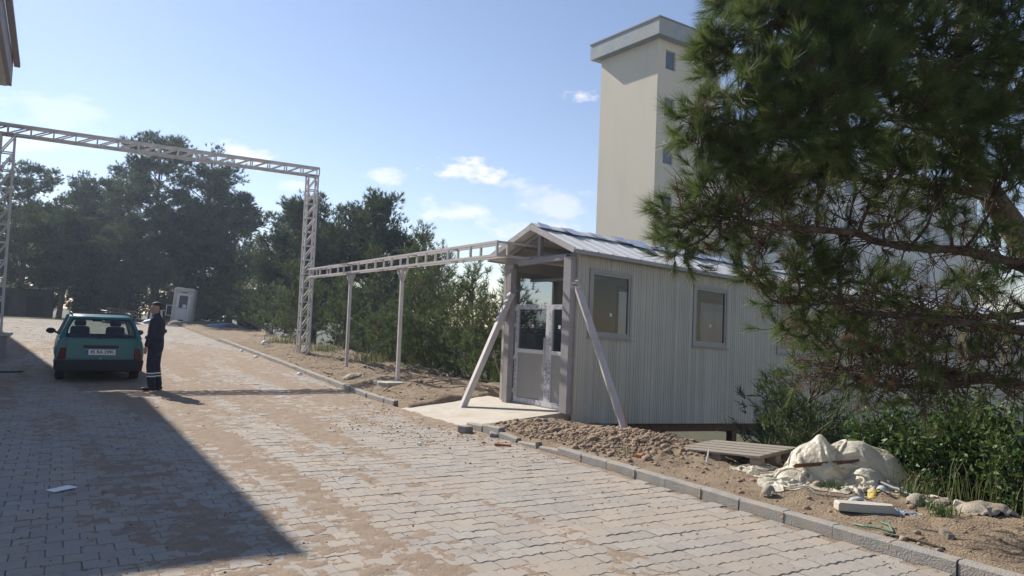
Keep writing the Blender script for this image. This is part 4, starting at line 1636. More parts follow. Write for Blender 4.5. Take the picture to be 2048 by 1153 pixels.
def plastic_heap():
    cx_, cy_ = 7.22, 5.10
    ax = np.array([math.cos(YAW), -math.sin(YAW)])
    ay = np.array([math.sin(YAW), math.cos(YAW)])

    def bump(u, w, cu, cw, su, sw, h, p=.6):
        return h * np.clip(1 - ((u - cu) / su) ** 2 - ((w - cw) / sw) ** 2, 0, 1) ** p

    def hf(u, w):
        g_ = np.maximum(zground(cx_ + u * ax[0] + w * ay[0], cy_ + u * ax[1] + w * ay[1]), -.1) - .1
        return g_ + np.maximum.reduce([bump(u, w, -.20, .08, .34, .30, .42), bump(u, w, -.16, .10, .16, .16, .50), bump(u, w, .22, .12, .48, .34, .43), bump(u, w, .50, .10, .30, .28, .39),
                                       bump(u, w, .20, -.24, .22, .14, .20), bump(u, w, -.46, -.1, .25, .2, .13), 0 * u + .006])
    V, F = crumple(130, 96, (2.95, 2.15), (1.78, 1.25), hf, 61, 90, .16, 6)
    V = np.stack([V[:, 0] * ax[0] + V[:, 1] * ay[0], V[:, 0] * ax[1] + V[:, 1] * ay[1], V[:, 2]], 1)
    o = mesh_np('plastic_sheeting', V, F, M_plas, smooth=True)
    o.location = (cx_, cy_, .1)
    sd = o.modifiers.new('subd', 'SUBSURF')
    sd.levels = sd.render_levels = 1
    return tag(o, 'big crumpled heap of cream translucent plastic sheeting on the verge', 'plastic sheet')


plastic_heap()


def single(name, mb, mat, loc, rot, label, cat, bevel=0, smooth=False, group=None, lift=0.0, onroad=False):
    o = mb.build(name, mat, bevel=bevel, smooth=smooth)
    z = float(zroad(loc[1])) if onroad else gz(loc[0], loc[1])
    o.location = (loc[0], loc[1], z + lift)
    o.rotation_euler = rot
    return tag(o, label, cat, group)


rb = MB()
rb.box2((-.36, -.022, 0), (.36, .022, .006))
rb.box2((-.36, -.022, .006), (-.36 + .72, -.016, .044))
single('rusty_bar', rb, M_rust, (6.98, 5.08), (rad(20), rad(-5), rad(-24)), 'rusty brown steel angle bar lying across the plastic sheeting', 'bar', lift=.20)
single('concrete_lump', MB().prism([(-.28, -.06), (-.05, -.085), (.26, -.05), (.3, .04), (.1, .08), (-.25, .07)], 0, .07, .012), M_conc, (6.25, 4.15), (0, rad(3), rad(-24)), 'long broken slab of grey concrete lying near the kerb', 'concrete slab', lift=-.01)
M_crinkle = material('clear_packaging', (.42, .45, .46), .15, .15, 30, spec=.8)
lump('packaging', (6.62, 4.02), (.13, .06, .03), M_crinkle, 'shiny crumpled clear wrapping beside the broken concrete slab', 'wrapping', 21, rot=-.4, fold=.9)
lump('packaging', (6.45, 4.38), (.09, .05, .02), M_crinkle, 'flat shiny metal tray lying between slab and plastic sheeting', 'tray', 23, rot=-.3, fold=.3)
M_yellow = material('yellow_wrapper', (.48, .37, .10), .6, .2, 12)
lump('wrapper', (6.90, 4.50), (.10, .04, .02), M_yellow, 'yellow wrapper crumpled below the plastic sheeting', 'wrapper', 25, rot=.4, fold=.9)
lump('wrapper', (6.75, 4.66), (.06, .03, .02), M_yellow, 'smaller yellow wrapper nearer the sprouting weed', 'wrapper', 26, rot=-.8, fold=.9)
lump('plastic_cup', (7.05, 4.48), (.06, .06, .06), M_crinkle, 'clear crushed plastic cup beside the yellow wrapper', 'cup', 27, fold=.4)
lump('paper_cone', (7.0, 4.12), (.09, .08, .10), M_bag, 'pale crumpled paper cone right of the yellow wrapper', 'paper', 28, fold=.5)
lump('rag', (7.18, 3.98), (.15, .07, .05), M_bag, 'small dirty white rag between paper cone and weeds', 'rag', 29, fold=.8)
lump('white_sack', (7.28, 3.62), (.26, .15, .09), M_bag, 'torn dirty white sack at the right end of the verge', 'sack', 30, rot=-.5, fold=.5)
single('wood_block', MB().box((0, 0, .025), (.05, .17, .05)), M_wood, (6.17, 3.38), (rad(4), 0, rad(-38)), 'small wooden block lying alone on the bare dirt', 'wood block', bevel=.004)
single('grey_stone', MB().box((0, 0, .03), (.13, .10, .07)), M_conc, (7.22, 3.84), (rad(12), rad(10), rad(20)), 'small square grey stone beside the torn white sack', 'stone', bevel=.012)
M_hose = material('grey_hose', (.16, .165, .17), .5, .1, 8)


def ground_tube(name, pts, rad_, mat, label, cat, lift=None, sub=5):
    P = []
    for a, b in zip(pts[:-1], pts[1:]):
        for k in range(sub):
            t_ = k / sub
            P.append((a[0] + (b[0] - a[0]) * t_, a[1] + (b[1] - a[1]) * t_, a[2] + (b[2] - a[2]) * t_))
    P.append(pts[-1])
    mb = MB().tube([(x, y, gz(x, y) + (rad_ if lift is None else lift) + z) for x, y, z in P], rad_, 8)
    o = mb.build(name, mat, off=(pts[0][0], pts[0][1], 0), smooth=True)
    o.location = (pts[0][0], pts[0][1], 0)
    return tag(o, label, cat)


ground_tube('grey_pipe', [(7.30, 5.05, .16), (7.30, 4.85, .10), (7.24, 4.55, .05), (7.18, 4.25, .01), (7.10, 3.98, 0)], .017, M_hose, 'bent grey plastic pipe running out from under the sheeting', 'pipe')
ground_tube('black_hose', [(5.72, 3.62, 0), (5.76, 3.46, .005), (5.78, 3.32, 0), (5.77, 3.17, 0)], .010, M_rubber, 'short black hose lying along the kerb top', 'hose')
ground_tube('wire', [(6.42, 4.9, .02), (6.35, 4.72, .0), (6.5, 4.5, .01), (6.6, 4.3, 0)], .005, M_hose, 'thin grey wire trailing from the plastic sheeting', 'wire')
ground_tube('green_cable', [(5.78, 3.93, 0), (5.76, 3.82, .01), (5.82, 3.72, .01), (5.84, 3.62, 0), (5.98, 3.74, .01), (6.10, 3.9, .0)], .008, material('green_cable_sheath', (.10, .22, .15), .5, .2, 14), 'short green and white cable scrap near the kerb', 'cable')
lump('paper_bag', (5.92, 4.93), (.08, .06, .10), M_bag, 'upright crumpled paper bag beside the kerb, left of the sheeting', 'bag', 33, fold=.5)
single('white_marker', MB().tube([(0, 0, 0), (.02, 0, .09), (.045, .01, .17)], [.012, .012, .006], 6), M_white, (6.55, 6.35), (0, 0, 0), 'small white plastic stub sticking up in front of the pallet', 'stub')
# bricks and stones by the ramp
M_brick = material('orange_brick', (.42, .16, .08), .9, .2, 12)
single('broken_paver', MB().box((0, 0, .05), (.20, .15, .10)), M_kerb, (5.30, 10.02), (rad(3), rad(4), rad(25)), 'loose grey paving block at the corner of the ramp', 'paving block', bevel=.008, onroad=True)
single('broken_paver', MB().box((0, 0, .03), (.16, .11, .06)), M_kerb, (5.52, 9.55), (rad(8), rad(-6), rad(60)), 'smaller broken paving block beside the sunken kerb stones', 'paving block', bevel=.008, lift=.0, onroad=True)
single('brick_shard', MB().prism([(-.11, -.03), (.10, -.04), (.12, .01), (-.08, .04)], 0, .03, .006), M_brick, (5.22, 8.78), (0, rad(4), rad(-25)), 'orange brick shard lying on the road beside the kerb', 'brick', onroad=True, lift=.004)
single('brick_shard', MB().prism([(-.08, -.03), (.07, -.04), (.09, .03), (-.06, .04)], 0, .04, .006), M_brick, (6.05, 6.95), (rad(8), rad(4), rad(35)), 'reddish brick shard on the dirt below the clod heap', 'brick')
single('white_scrap', MB().box((0, 0, .02), (.03, .05, .04)), M_white, (4.17, 9.15), (0, 0, rad(20)), 'tiny white plastic scrap on the paving in front of the ramp', 'scrap', onroad=True)
single('paper_slip', MB().prism([(-.10, -.06), (.11, -.055), (.10, .06), (-.105, .055)], 0, .006), M_white, (.11, 7.88), (rad(1), rad(-2), rad(30)), 'flat white slip of paper lying on the shaded paving', 'paper', onroad=True, lift=.012)
single('white_crumb', MB().sphere((0, 0, .02), (.03, .025, .02), 8, 6), M_white, (1.5, 13.9), (0, 0, 0), 'tiny white crumb of litter in front of the car', 'litter', onroad=True)
for k, (r_, s_, lab) in enumerate(((5.35, 26.5, 'white paper cup beside the kerb nearest the booth'), (5.33, 24.2, 'white crumpled paper at the kerb across from the gate column'), (5.36, 19.3, 'white crushed cup at the kerb in front of the slim posts'))):
    lump('litter', (r_, s_), (.07, .06, .06), M_white, lab, 'litter', 40 + k, base=float(zroad(s_)) + .005, fold=.6)
lump('litter', (6.35, 27.5), (.16, .10, .12), M_white, 'white and blue plastic jug lying on the far verge', 'jug', 47, fold=.3)
single('black_rag', MB().prism([(-.3, -.08), (.2, -.12), (.35, .0), (.1, .12), (-.25, .1)], 0, .03, .006), M_black, (-.95, 19.85), (0, 0, rad(10)), 'black rag lying on the shaded paving at the left edge', 'rag', onroad=True)
M_branch = material('grey_dry_branch', (.20, .16, .13), .95, .2, 14)
for k, (pts, lab) in enumerate((([(7.0, 16.8, .05), (7.25, 16.2, .30), (7.35, 15.8, .20), (7.7, 15.2, .06)], 'bent dry branch arching over the brush heap near the post'),
                               ([(7.9, 16.4, .02), (7.6, 15.4, .10), (7.3, 14.6, .04)], 'straight dry branch lying on the brush heap left of the cabin'),
                               ([(6.9, 15.0, .02), (7.6, 14.4, .08), (8.3, 14.2, .05)], 'dry branch lying across the bank behind the ramp'),
                               ([(7.6, 12.95, .25), (7.55, 13.1, .55), (7.45, 13.0, .8)], 'thin dry stem standing up beside the left prop'))):
    ground_tube('dry_branch', pts, .014, M_branch, lab, 'branch')

# ================================================================ VEGETATION
M_need = material('pine_needles', (.080, .122, .032), .5, .25, 3, trans=.36, spec=.4, tintattr=True, hue=(.165, .205, .06))
M_need_d = material('dark_pine_needles', (.045, .074, .030), .6, .3, .5, trans=.28, spec=.3, tintattr=True, hue=(.13, .16, .055))
M_need_y = material('young_pine_needles', (.062, .100, .032), .6, .25, .8, trans=.35, spec=.3, tintattr=True, hue=(.15, .175, .06))
M_dead = material('dead_needles', (.16, .085, .05), .8, .25, 6, trans=.2)
M_leaf = material('green_leaves', (.048, .09, .022), .5, .3, 4, trans=.3, spec=.3, tintattr=True, hue=(.11, .165, .04))
M_grass = material('green_grass', (.10, .14, .045), .6, .3, 5, trans=.3, tintattr=True, hue=(.26, .24, .11))
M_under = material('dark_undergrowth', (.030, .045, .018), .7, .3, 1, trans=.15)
NR = np.random.default_rng(77)


def unit(a):
    return a / np.maximum(np.linalg.norm(a, axis=-1, keepdims=True), 1e-9)


def needles(P, A, n, L, w, axl, s0, s1, rg):
    """n needles on each of the shoots P (base) with axis A; one slim triangle each"""
    N = len(P)
    P = np.repeat(P, n, 0)
    A = np.repeat(A, n, 0)
    perp = unit(np.cross(A, rg.normal(size=A.shape)))
    phi = rg.uniform(s0, s1, (N * n, 1))
    D = A * np.cos(phi) + perp * np.sin(phi)
    q = rg.uniform(0, 1, (N * n, 1))
    B = P + A * axl * q
    side = unit(np.cross(D, rg.normal(size=D.shape)))
    ln = L * rg.uniform(.65, 1.1, (N * n, 1))
    D = unit(D + np.array([0, 0, -.12]) * rg.uniform(0, 1, (N * n, 1)))
    V = np.stack([B - side * w / 2, B + side * w / 2, B + D * ln], 1).reshape(-1, 3)
    return V, np.arange(len(V)).reshape(-1, 3)


def tubes(paths, radii, n=4):
    """many thin tubes: paths (N,K,3), radii (N,K)"""
    N, K, _ = paths.shape
    d = unit(np.gradient(paths, axis=1))
    ref = np.array([.31, .22, .93])
    a = unit(np.cross(d, ref))
    b = np.cross(d, a)
    ang = 2 * np.pi * np.arange(n) / n
    V = paths[:, :, None, :] + radii[:, :, None, None] * (a[:, :, None, :] * np.cos(ang)[:, None] + b[:, :, None, :] * np.sin(ang)[:, None])
    I = (np.arange(N)[:, None, None] * K + np.arange(K - 1)[None, :, None]) * n
    k = np.arange(n)[None, None, :]
    k2 = (k + 1) % n
    F = np.stack([I + k, I + k2, I + n + k2, I + n + k], -1).reshape(-1, 4)
    return V.reshape(-1, 3), F


def smooth_path(pts, m):
    pts = np.array(pts, float)
    t = np.linspace(0, len(pts) - 1, m)
    i = np.clip(t.astype(int), 0, len(pts) - 2)
    f = (t - i)[:, None]
    p0, p1, p2, p3 = pts[np.clip(i - 1, 0, None)], pts[i], pts[i + 1], pts[np.clip(i + 2, None, len(pts) - 1)]
    return .5 * ((2 * p1) + (-p0 + p2) * f + (2 * p0 - 5 * p1 + 4 * p2 - p3) * f ** 2 + (-p0 + 3 * p1 - 3 * p2 + p3) * f ** 3)


# ---------------------------------------------------------------- the big pine at right
LIMBS = {'B1': [(6.9, 3.06, 2.27), (6.8, 3.12, 2.31), (6.23, 3.34, 2.39), (5.64, 3.58, 2.41), (5.24, 3.7, 2.49), (4.64, 3.94, 2.48), (4.46, 4.04, 2.53), (4.33, 4.12, 2.58)],
         'B2': [(7.18, 3.33, 2.74), (6.79, 3.44, 2.91), (6.19, 3.68, 3.0), (5.8, 3.8, 2.97), (5.44, 3.9, 2.99), (4.92, 4.09, 3.02), (4.59, 4.17, 3.03)],
         'B3': [(7.3, 3.0, 1.74), (6.65, 3.0, 1.76), (6.29, 3.22, 1.79), (5.97, 3.53, 1.83), (5.74, 3.78, 1.87), (5.52, 3.91, 1.92), (5.31, 4.15, 1.99)],
         'B3b': [(6.98, 3.15, 1.91), (6.65, 3.35, 1.85), (6.51, 3.55, 1.87), (6.36, 3.64, 1.91), (6.19, 3.85, 2.06)],
         'B4': [(7.5, 3.05, 1.25), (7.12, 3.21, 1.3), (6.88, 3.36, 1.33), (6.64, 3.62, 1.29), (6.37, 3.9, 1.25), (6.17, 4.14, 1.28), (6.02, 4.22, 1.36), (5.91, 4.29, 1.35)],
         'B5': [(7.09, 3.24, 1.29), (6.84, 3.61, 1.36), (6.64, 3.85, 1.42), (6.58, 4.0, 1.46), (6.41, 4.22, 1.48), (6.17, 4.47, 1.58)],
         'B6': [(6.97, 3.45, 2.93), (6.25, 3.52, 3.21), (5.5, 3.61, 3.3), (5.01, 3.68, 3.23), (4.46, 3.78, 3.14), (4.18, 3.82, 3.2), (3.93, 3.97, 3.22)],
         'B7': [(6.97, 3.45, 2.93), (6.52, 3.58, 3.4), (5.93, 3.68, 3.74), (5.23, 3.75, 3.83), (4.65, 3.86, 3.81), (4.21, 4.01, 3.76)],
         'B8': [(6.9, 3.55, 3.17), (6.61, 3.73, 3.89), (6.18, 3.84, 4.46), (5.53, 3.98, 4.65), (4.95, 4.22, 4.5)],
         'B9': [(7.0, 3.7, 3.7), (7.3, 3.2, 4.0), (7.6, 2.6, 4.2)]}
TRUNK = [(8.35, 2.75, -.35), (8.31, 2.79, 0.33), (7.68, 3.0, 1.37), (7.29, 3.18, 2.22), (7.15, 3.36, 2.66), (6.92, 3.47, 3.0), (6.95, 3.66, 3.48), (7.07, 3.78, 4.28), (7.24, 3.86, 5.22), (7.3, 3.93, 5.9)]
MASS = [(3.81, 4.05, 3.19, 0.38), (3.98, 3.82, 3.36, 0.42), (4.05, 4.11, 3.75, 0.35), (4.27, 3.97, 3.95, 0.45), (4.48, 3.72, 3.92, 0.50), (4.17, 3.58, 3.44, 0.45), (4.52, 3.48, 3.60, 0.50), (4.10, 3.65, 3.02, 0.38), (4.28, 3.42, 3.14, 0.42), (4.01, 3.94, 2.98, 0.30), (4.05, 4.17, 2.70, 0.30), (4.02, 4.32, 2.43, 0.28), (4.23, 4.07, 2.43, 0.30), (4.08, 4.40, 2.26, 0.20), (4.17, 3.98, 2.68, 0.32), (4.47, 3.91, 2.78, 0.30), (4.93, 3.45, 3.94, 0.55), (4.84, 3.30, 3.43, 0.50), (5.31, 3.22, 3.89, 0.60), (5.28, 3.16, 3.34, 0.50), (5.77, 3.07, 3.87, 0.60), (5.77, 2.99, 3.27, 0.50), (6.01, 2.80, 3.99, 0.60), (6.04, 2.81, 3.47, 0.50), (6.22, 2.96, 3.03, 0.35), (5.83, 3.20, 2.98, 0.35), (4.80, 3.35, 3.04, 0.35), (5.40, 3.34, 3.01, 0.28), (4.97, 3.72, 2.97, 0.22), (4.77, 4.11, 2.32, 0.28), (5.10, 4.03, 2.22, 0.30), (5.09, 4.17, 1.98, 0.25), (5.37, 3.99, 1.99, 0.28), (5.29, 4.17, 1.74, 0.25), (5.60, 4.11, 1.69, 0.25), (5.41, 3.84, 2.20, 0.25), (4.79, 4.22, 2.09, 0.18), (5.92, 3.78, 2.10, 0.22), (5.03, 3.94, 2.45, 0.25), (5.37, 3.73, 2.63, 0.25), (6.67, 3.44, 2.10, 0.20), (6.85, 3.36, 1.60, 0.20), (6.43, 3.73, 1.66, 0.20), (6.81, 3.23, 2.27, 0.20), (5.73, 3.62, 2.70, 0.20), (6.18, 3.47, 2.73, 0.22), (6.65, 3.31, 2.52, 0.25), (4.70, 3.92, 4.28, 0.50), (5.10, 3.67, 4.46, 0.55), (5.66, 3.44, 4.61, 0.60), (6.14, 3.15, 4.55, 0.60), (4.69, 4.26, 4.48, 0.40), (4.66, 4.40, 4.44, 0.30), (5.50, 4.25, 4.47, 0.50), (6.23, 4.06, 4.13, 0.50), (6.89, 3.79, 3.87, 0.50), (7.42, 3.58, 4.20, 0.50), (5.62, 4.22, 3.64, 0.40), (5.13, 4.33, 2.80, 0.25), (6.04, 4.08, 1.59, 0.20), (5.73, 4.02, 1.89, 0.20),
        # the side of the crown away from the road
        (7.6, 4.6, 4.0, .6), (7.0, 4.7, 4.6, .6), (8.2, 3.6, 4.4, .6), (7.7, 2.6, 4.2, .6), (6.9, 2.4, 4.5, .6), (7.2, 3.6, 5.4, .6), (6.3, 4.5, 4.9, .5), (7.9, 3.0, 5.0, .6), (8.3, 3.0, 3.6, .5)]
PB = TRUNK[1]
pine = thing('pine_tree', (PB[0], PB[1], .1), 'large near pine with long low branches overhanging the verge at right', 'tree')
pt = smooth_path(TRUNK, 28)
MB().tube([tuple(p) for p in pt], list(np.interp(np.linspace(0, 1, 28), [0, .15, .5, .75, 1], [.19, .15, .105, .08, .03])), 12).build('trunk', M_bark, pine, (PB[0], PB[1], .1), smooth=True)
limb_pts, limb_r = [], []
for name, pts in LIMBS.items():
    q = smooth_path(pts, 6 * len(pts))
    q[:, 2] += (fbm(q[:, 0] * 3, q[:, 1] * 3, 5, 2) - .5) * .05
    q[:, 1] += (fbm(q[:, 0] * 2.5 + 9, q[:, 2] * 3, 6, 2) - .5) * .06
    r0_ = {'B1': .052, 'B2': .042, 'B3': .042, 'B3b': .034, 'B4': .036, 'B5': .036, 'B6': .045, 'B7': .045, 'B8': .045, 'B9': .04}[name]
    rr_ = np.linspace(r0_, .009, len(q)) * (1 + .15 * NR.normal(size=len(q)).clip(-1, 1))
    MB().tube([tuple(p) for p in q], list(rr_), 9).build('branch', M_bark, pine, (PB[0], PB[1], .1), smooth=True)
    limb_pts.append(q[len(q) // 6:])
limb_pts.append(pt[12:])
LP = np.concatenate(limb_pts)
tw_paths, tw_rad, tuP, tuA = [], [], [], []


def curve(a, b, k, sag, rg):
    t = np.linspace(0, 1, k)[:, None]
    p = a * (1 - t) + b * t
    p = p + np.sin(np.pi * t) * rg.normal(0, sag, 3)
    return p + rg.normal(0, sag * .12, p.shape) * np.sin(np.pi * t)


for (x, y, z, R) in MASS:
    c = np.array([x, y, z]) + (np.array([.17, -.10, 0]) if x < 4.6 and z > 2.5 else 0)
    d = np.linalg.norm(LP - c + np.array([0, 0, .15]), axis=1)
    a = LP[np.argmin(d + NR.uniform(0, .1, len(d)))]
    inner = c + (a - c) * .12
    tw_paths.append(curve(a, inner, 6, .06, NR))
    tw_rad.append(np.linspace(.016, .009, 6))
    low_ = z < 2.75
    R = R - (.12 if not low_ else .05)
    nb = int(11 + 44 * R) if not low_ else int(4 + 22 * R)
    dirs = unit(NR.normal(size=(nb, 3)) + unit((c - a)[None]) * .7 + np.array([-.1, 0, .25]))
    for dv in dirs:
        e = inner + dv * R * NR.uniform(.55, 1.1)
        st = a + (inner - a) * NR.uniform(.5, 1.0)
        p = curve(st, e, 6, .05, NR)
        tw_paths.append(p)
        tw_rad.append(np.linspace(.007, .003, 6))
        for q in (1.0, .82, .66, .5)[:int(NR.integers(2, 5))]:
            k = min(5, int(q * 5))
            base_p = p[k]
            ax_ = unit((p[k] - p[k - 1]) + NR.normal(0, .018, 3) + np.array([0, 0, .015]))
            if q < 1:
                side_ = unit(NR.normal(size=3) + ax_ * .6)
                tip = base_p + side_ * NR.uniform(.06, .16)
                tw_paths.append(curve(base_p, tip, 6, .01, NR))
                tw_rad.append(np.linspace(.004, .0025, 6))
                base_p, ax_ = tip, unit(side_ + np.array([0, 0, .25]))
            tuP.append(base_p - ax_ * .05)
            tuA.append(ax_)
# bare hanging twigs under the crown
low = np.concatenate([limb_pts[i] for i in (0, 1, 2, 3, 4, 5)])
for k in range(760):
    a = low[int(NR.integers(0, len(low)))]
    dv = unit(NR.normal(size=3) * np.array([1, 1, .8]) + np.array([-.45, .1, .05]))
    L_ = NR.uniform(.15, .55)
    p = curve(a, a + dv * L_, 6, .05, NR)
    tw_paths.append(p)
    tw_rad.append(np.linspace(.0065, .002, 6))
    for j in range(int(NR.integers(2, 6))):
        b_ = p[int(NR.integers(2, 6))]
        d2 = unit(dv + NR.normal(0, .6, 3))
        l2 = NR.uniform(.08, .26)
        p2 = curve(b_, b_ + d2 * l2, 6, .025, NR)
        tw_paths.append(p2)
        tw_rad.append(np.linspace(.0038, .0016, 6))
        if NR.uniform() < .16:
            tuP.append(p2[-1] - d2 * .04)
            tuA.append(d2)
V, F = tubes(np.array(tw_paths), np.array(tw_rad), 4)
o = mesh_np('twigs', V, F, M_twig, pine, off=(PB[0], PB[1], .1))
o['kind'] = 'stuff'
tuP, tuA = np.array(tuP), np.array(tuA)
dead = NR.uniform(size=len(tuP)) < np.where(tuP[:, 2] < 2.7, .16, .04)
V, F = needles(tuP[~dead], tuA[~dead], 92, .15, .0034, .11, .12, .85, NR)
tint = np.repeat(np.clip(NR.normal(.30, .28, (~dead).sum()), 0, 1), 92 * 3) * .8 + np.tile([0, 0, .2], len(V) // 3)
o = mesh_np('needles', V, F, M_need, pine, tint=tint, off=(PB[0], PB[1], .1))
o['kind'] = 'stuff'
V, F = needles(tuP[dead], tuA[dead], 40, .11, .0034, .08, .3, 1.2, NR)
o = mesh_np('dead_needles', V, F, M_dead, pine, off=(PB[0], PB[1], .1))
o['kind'] = 'stuff'


# ---------------------------------------------------------------- background pines
def bg_pine(r, s, topz, R, kind, label, cb_=.3, seed=0, group='pines behind the road', lean=0.0, dens=1.0, mat=None):
    rg = np.random.default_rng(seed + 500)
    z0 = gz(r, s) - .1
    H = topz - z0
    root = thing('pine_tree' if kind == 'old' else 'young_pine', (r, s, z0), label, 'tree', group)
    tp = np.array([[0, 0, -.2], [lean * .2, 0, H * .25], [lean * .6, 0, H * .55], [lean, 0, H * .93]]) + np.vstack([np.zeros((1, 3)), rg.normal(0, .012 * H, (3, 3)) * [1, 1, 0]])
    tpt = smooth_path(tp, 10)
    MB().tube([tuple(p) for p in tpt], list(np.linspace(.028 * H if kind == 'old' else .014 * H, .01, 10)), 8).build('trunk', M_bark, root, smooth=True)
    P, A, BP, BR, TT = [], [], [], [], []
    if kind == 'old':
        nb = int(50 * dens)
        for i in range(nb):
            h = cb_ + (1 - cb_) * (i + rg.uniform()) / nb
            hh = (h - cb_) / (1 - cb_)
            prof = R * (np.sin(np.pi * min(1, .16 + .80 * hh)) ** .7) * rg.uniform(.42, 1.28)
            az = rg.uniform(0, 2 * np.pi)
            st = np.array([np.interp(h, [0, 1], [0, lean]), 0, H * h * .93])
            dv = np.array([np.cos(az), np.sin(az), rg.uniform(-.05, .55) + .3 * hh])
            e = st + dv * prof
            path = curve(st, e, 6, .1, rg)
            BP.append(path)
            BR.append(np.linspace(.05, .012, 6))
            for q in np.linspace(.4, 1, max(2, int(2 + prof * 1.6))):
                cpt = st + (e - st) * q + rg.normal(0, .16 * R * .4, 3)
                cr2 = rg.uniform(.24, .46) * (1 if H > 6 else .7)
                m = int(24 * dens)
                off = rg.normal(size=(m, 3)) * np.array([1, 1, .62]) * cr2 * .62
                P.append(cpt + off)
                TT.append(np.full(m, np.clip(rg.normal(.32, .34), 0, 1)))
                A.append(unit(off * .8 + dv * .25 + np.array([0, 0, .35]) + rg.normal(0, .25, (m, 3))))
        P, A = np.concatenate(P), np.concatenate(A)
        nn, L, w, axl = 11, .27, .038, .12
    else:
        nw = int(H / .24)
        for i in range(nw):
            h = .06 + .94 * i / nw
            ln = R * (1 - h) ** .75 * rg.uniform(.75, 1.1) + .10
            for k in range(5):
                az = rg.uniform(0, 2 * np.pi)
                st = np.array([lean * h, 0, H * h * .95])
                up = .45 + .7 * h
                l_ = ln * rg.uniform(.7, 1.1)
                e = st + np.array([np.cos(az), np.sin(az), up]) * l_
                path = curve(st, e, 6, .04, rg)
                BP.append(path)
                BR.append(np.linspace(.014, .005, 6))
                m = max(2, int(l_ / .085 * dens))
                q = rg.uniform(.25, 1.0, m)
                pp = st + (e - st) * q[:, None] + rg.normal(0, .07, (m, 3))
                P.append(pp)
                A.append(unit(np.array([np.cos(az) * .6, np.sin(az) * .6, .8]) + rg.normal(0, .35, (m, 3))))
        P, A = np.concatenate(P), np.concatenate(A)
        nn, L, w, axl = 11, .17, .016, .14
    V, F = tubes(np.array(BP), np.array(BR), 4)
    o = mesh_np('branches', V, F, M_bark, root)
    V, F = needles(P, A, nn, L, w, axl, .15, .95, rg)
    tv = np.concatenate(TT) if TT else rg.normal(.3, .3, len(P))
    tint = np.repeat(np.clip(tv + rg.normal(0, .12, len(P)), 0, 1), nn * 3)
    o = mesh_np('crown', V, F, mat or (M_need_d if kind == 'old' else M_need_y), root, tint=tint)
    o['kind'] = 'stuff'
    return root


OLD = [(-2.7, 66.4, 12.4, 3.2, 'thin-topped pine farthest left behind the gate column', .16, .3), (1.14, 61.8, 11.3, 2.6, 'pine with narrow ragged top left of the tallest pine', .12, 0),
       (-.06, 58.1, 7.7, 3.6, 'pine with bare leaning trunk at the edge of the paving, left', .34, .9), (3.7, 57.9, 12.3, 2.8, 'dark pine directly left of the tallest pine', .12, 0),
       (5.3, 54.5, 13.6, 3.3, 'tallest dark pine, under the middle of the gate beam', .16, 0), (7.6, 52.0, 11.6, 2.9, 'broad dark pine right of the tallest, above the booth', .12, .4),
       (9.3, 50.6, 9.6, 2.1, 'dark pine at the right shoulder of the tall group', .1, .3), (2.2, 66.0, 10.0, 3.4, 'pine set back behind the ragged narrow pine', .1, 0),
       (-3.9, 72, 9.2, 4.0, 'pine far back at the left edge of the picture', .1, 0), (6.9, 53.9, 8.0, 2.8, 'lower pine in front of the tallest group, behind booth', .08, 0),
       (3.4, 60.5, 7.5, 3.2, 'low pine filling the gap left of the booth', .06, 0),
       (10.9, 42.1, 7.6, 2.2, 'dark pine behind the right gate column, left half', .2, 0), (11.5, 39.4, 8.2, 2.0, 'dark pine with rounded top right of the gate column', .2, 0),
       (12.4, 36.6, 7.6, 1.9, 'dark pine in the middle of the centre group', .2, 0), (13.3, 34.9, 8.2, 1.7, 'pointed dark pine at the right of the centre group', .2, .2),
       (14.3, 34.4, 6.2, 1.8, 'lower dark pine at the right end of the centre group', .15, 0), (12.0, 46, 6.5, 2.6, 'dark pine set back behind the centre group', .15, 0)]
for k, (r, s, tz_, R, lab, cb_, ln) in enumerate(OLD):
    bg_pine(r, s, tz_, R, 'old', lab, cb_, k, lean=ln, group='old pines behind the road', dens=1.1 if k < 11 else 1.0)
YNG = [(8.97, 45.7, 6.6, 1.6, 'young pine just right of the booth', 1), (9.1, 41.1, 6.1, 1.5, 'young pine midway between booth and gate column', 1.0), (10.1, 22.9, 5.1, 1.35, 'tall slender young pine with sparse pale top behind the truss', 1),
       (9.9, 20.8, 4.1, 1.3, 'young pine under the middle of the truss', 1), (8.95, 16.75, 3.2, 1.15, 'young pine nearest the cabin, left of the porch post', 1.1), (9.1, 18.0, 2.85, 1.2, 'young pine second from the cabin', 1.1),
       (9.0, 20.4, 3.1, 1.3, 'young pine between the two slim posts', 1), (8.9, 26.5, 3.2, 1.5, 'young pine right of the gate column foot', 1), (8.3, 31.5, 3.9, 1.4, 'young pine left of the gate column', 1),
       (8.6, 15.2, 2.3, 1.0, 'small young pine beside the left prop', 1.1), (8.5, 30.1, 3.1, 1.5, 'bushy young pine behind the gate column', 1), (8.0, 44.5, 3.4, 1.4, 'low young pine right beside the booth', 1),
       (8.4, 39.8, 3.4, 1.5, 'low bushy young pine second from the booth', 1), (8.6, 22.2, 1.7, 1.2, 'low pine bush behind the slim post nearest the gate', 1.1), (8.5, 18.6, 1.7, 1.1, 'low pine bush behind the slim post nearest the cabin', 1.1),
       (8.9, 14.6, 1.9, 1.0, 'low pine bush behind the left prop and ramp', 1.1), (8.4, 35.0, 3.0, 1.5, 'low young pine on the far verge by the white sheet', 1), (10.5, 27.5, 4.6, 1.5, 'young pine behind the pine at the gate column foot', 1),
       (10.6, 17.5, 3.6, 1.3, 'young pine down the slope left of the cabin', 1), (11.5, 24.5, 4.4, 1.6, 'young pine down the slope behind the truss', 1), (10.2, 14.4, 2.2, 1.1, 'young pine down the slope close behind the cabin wall', 1)]
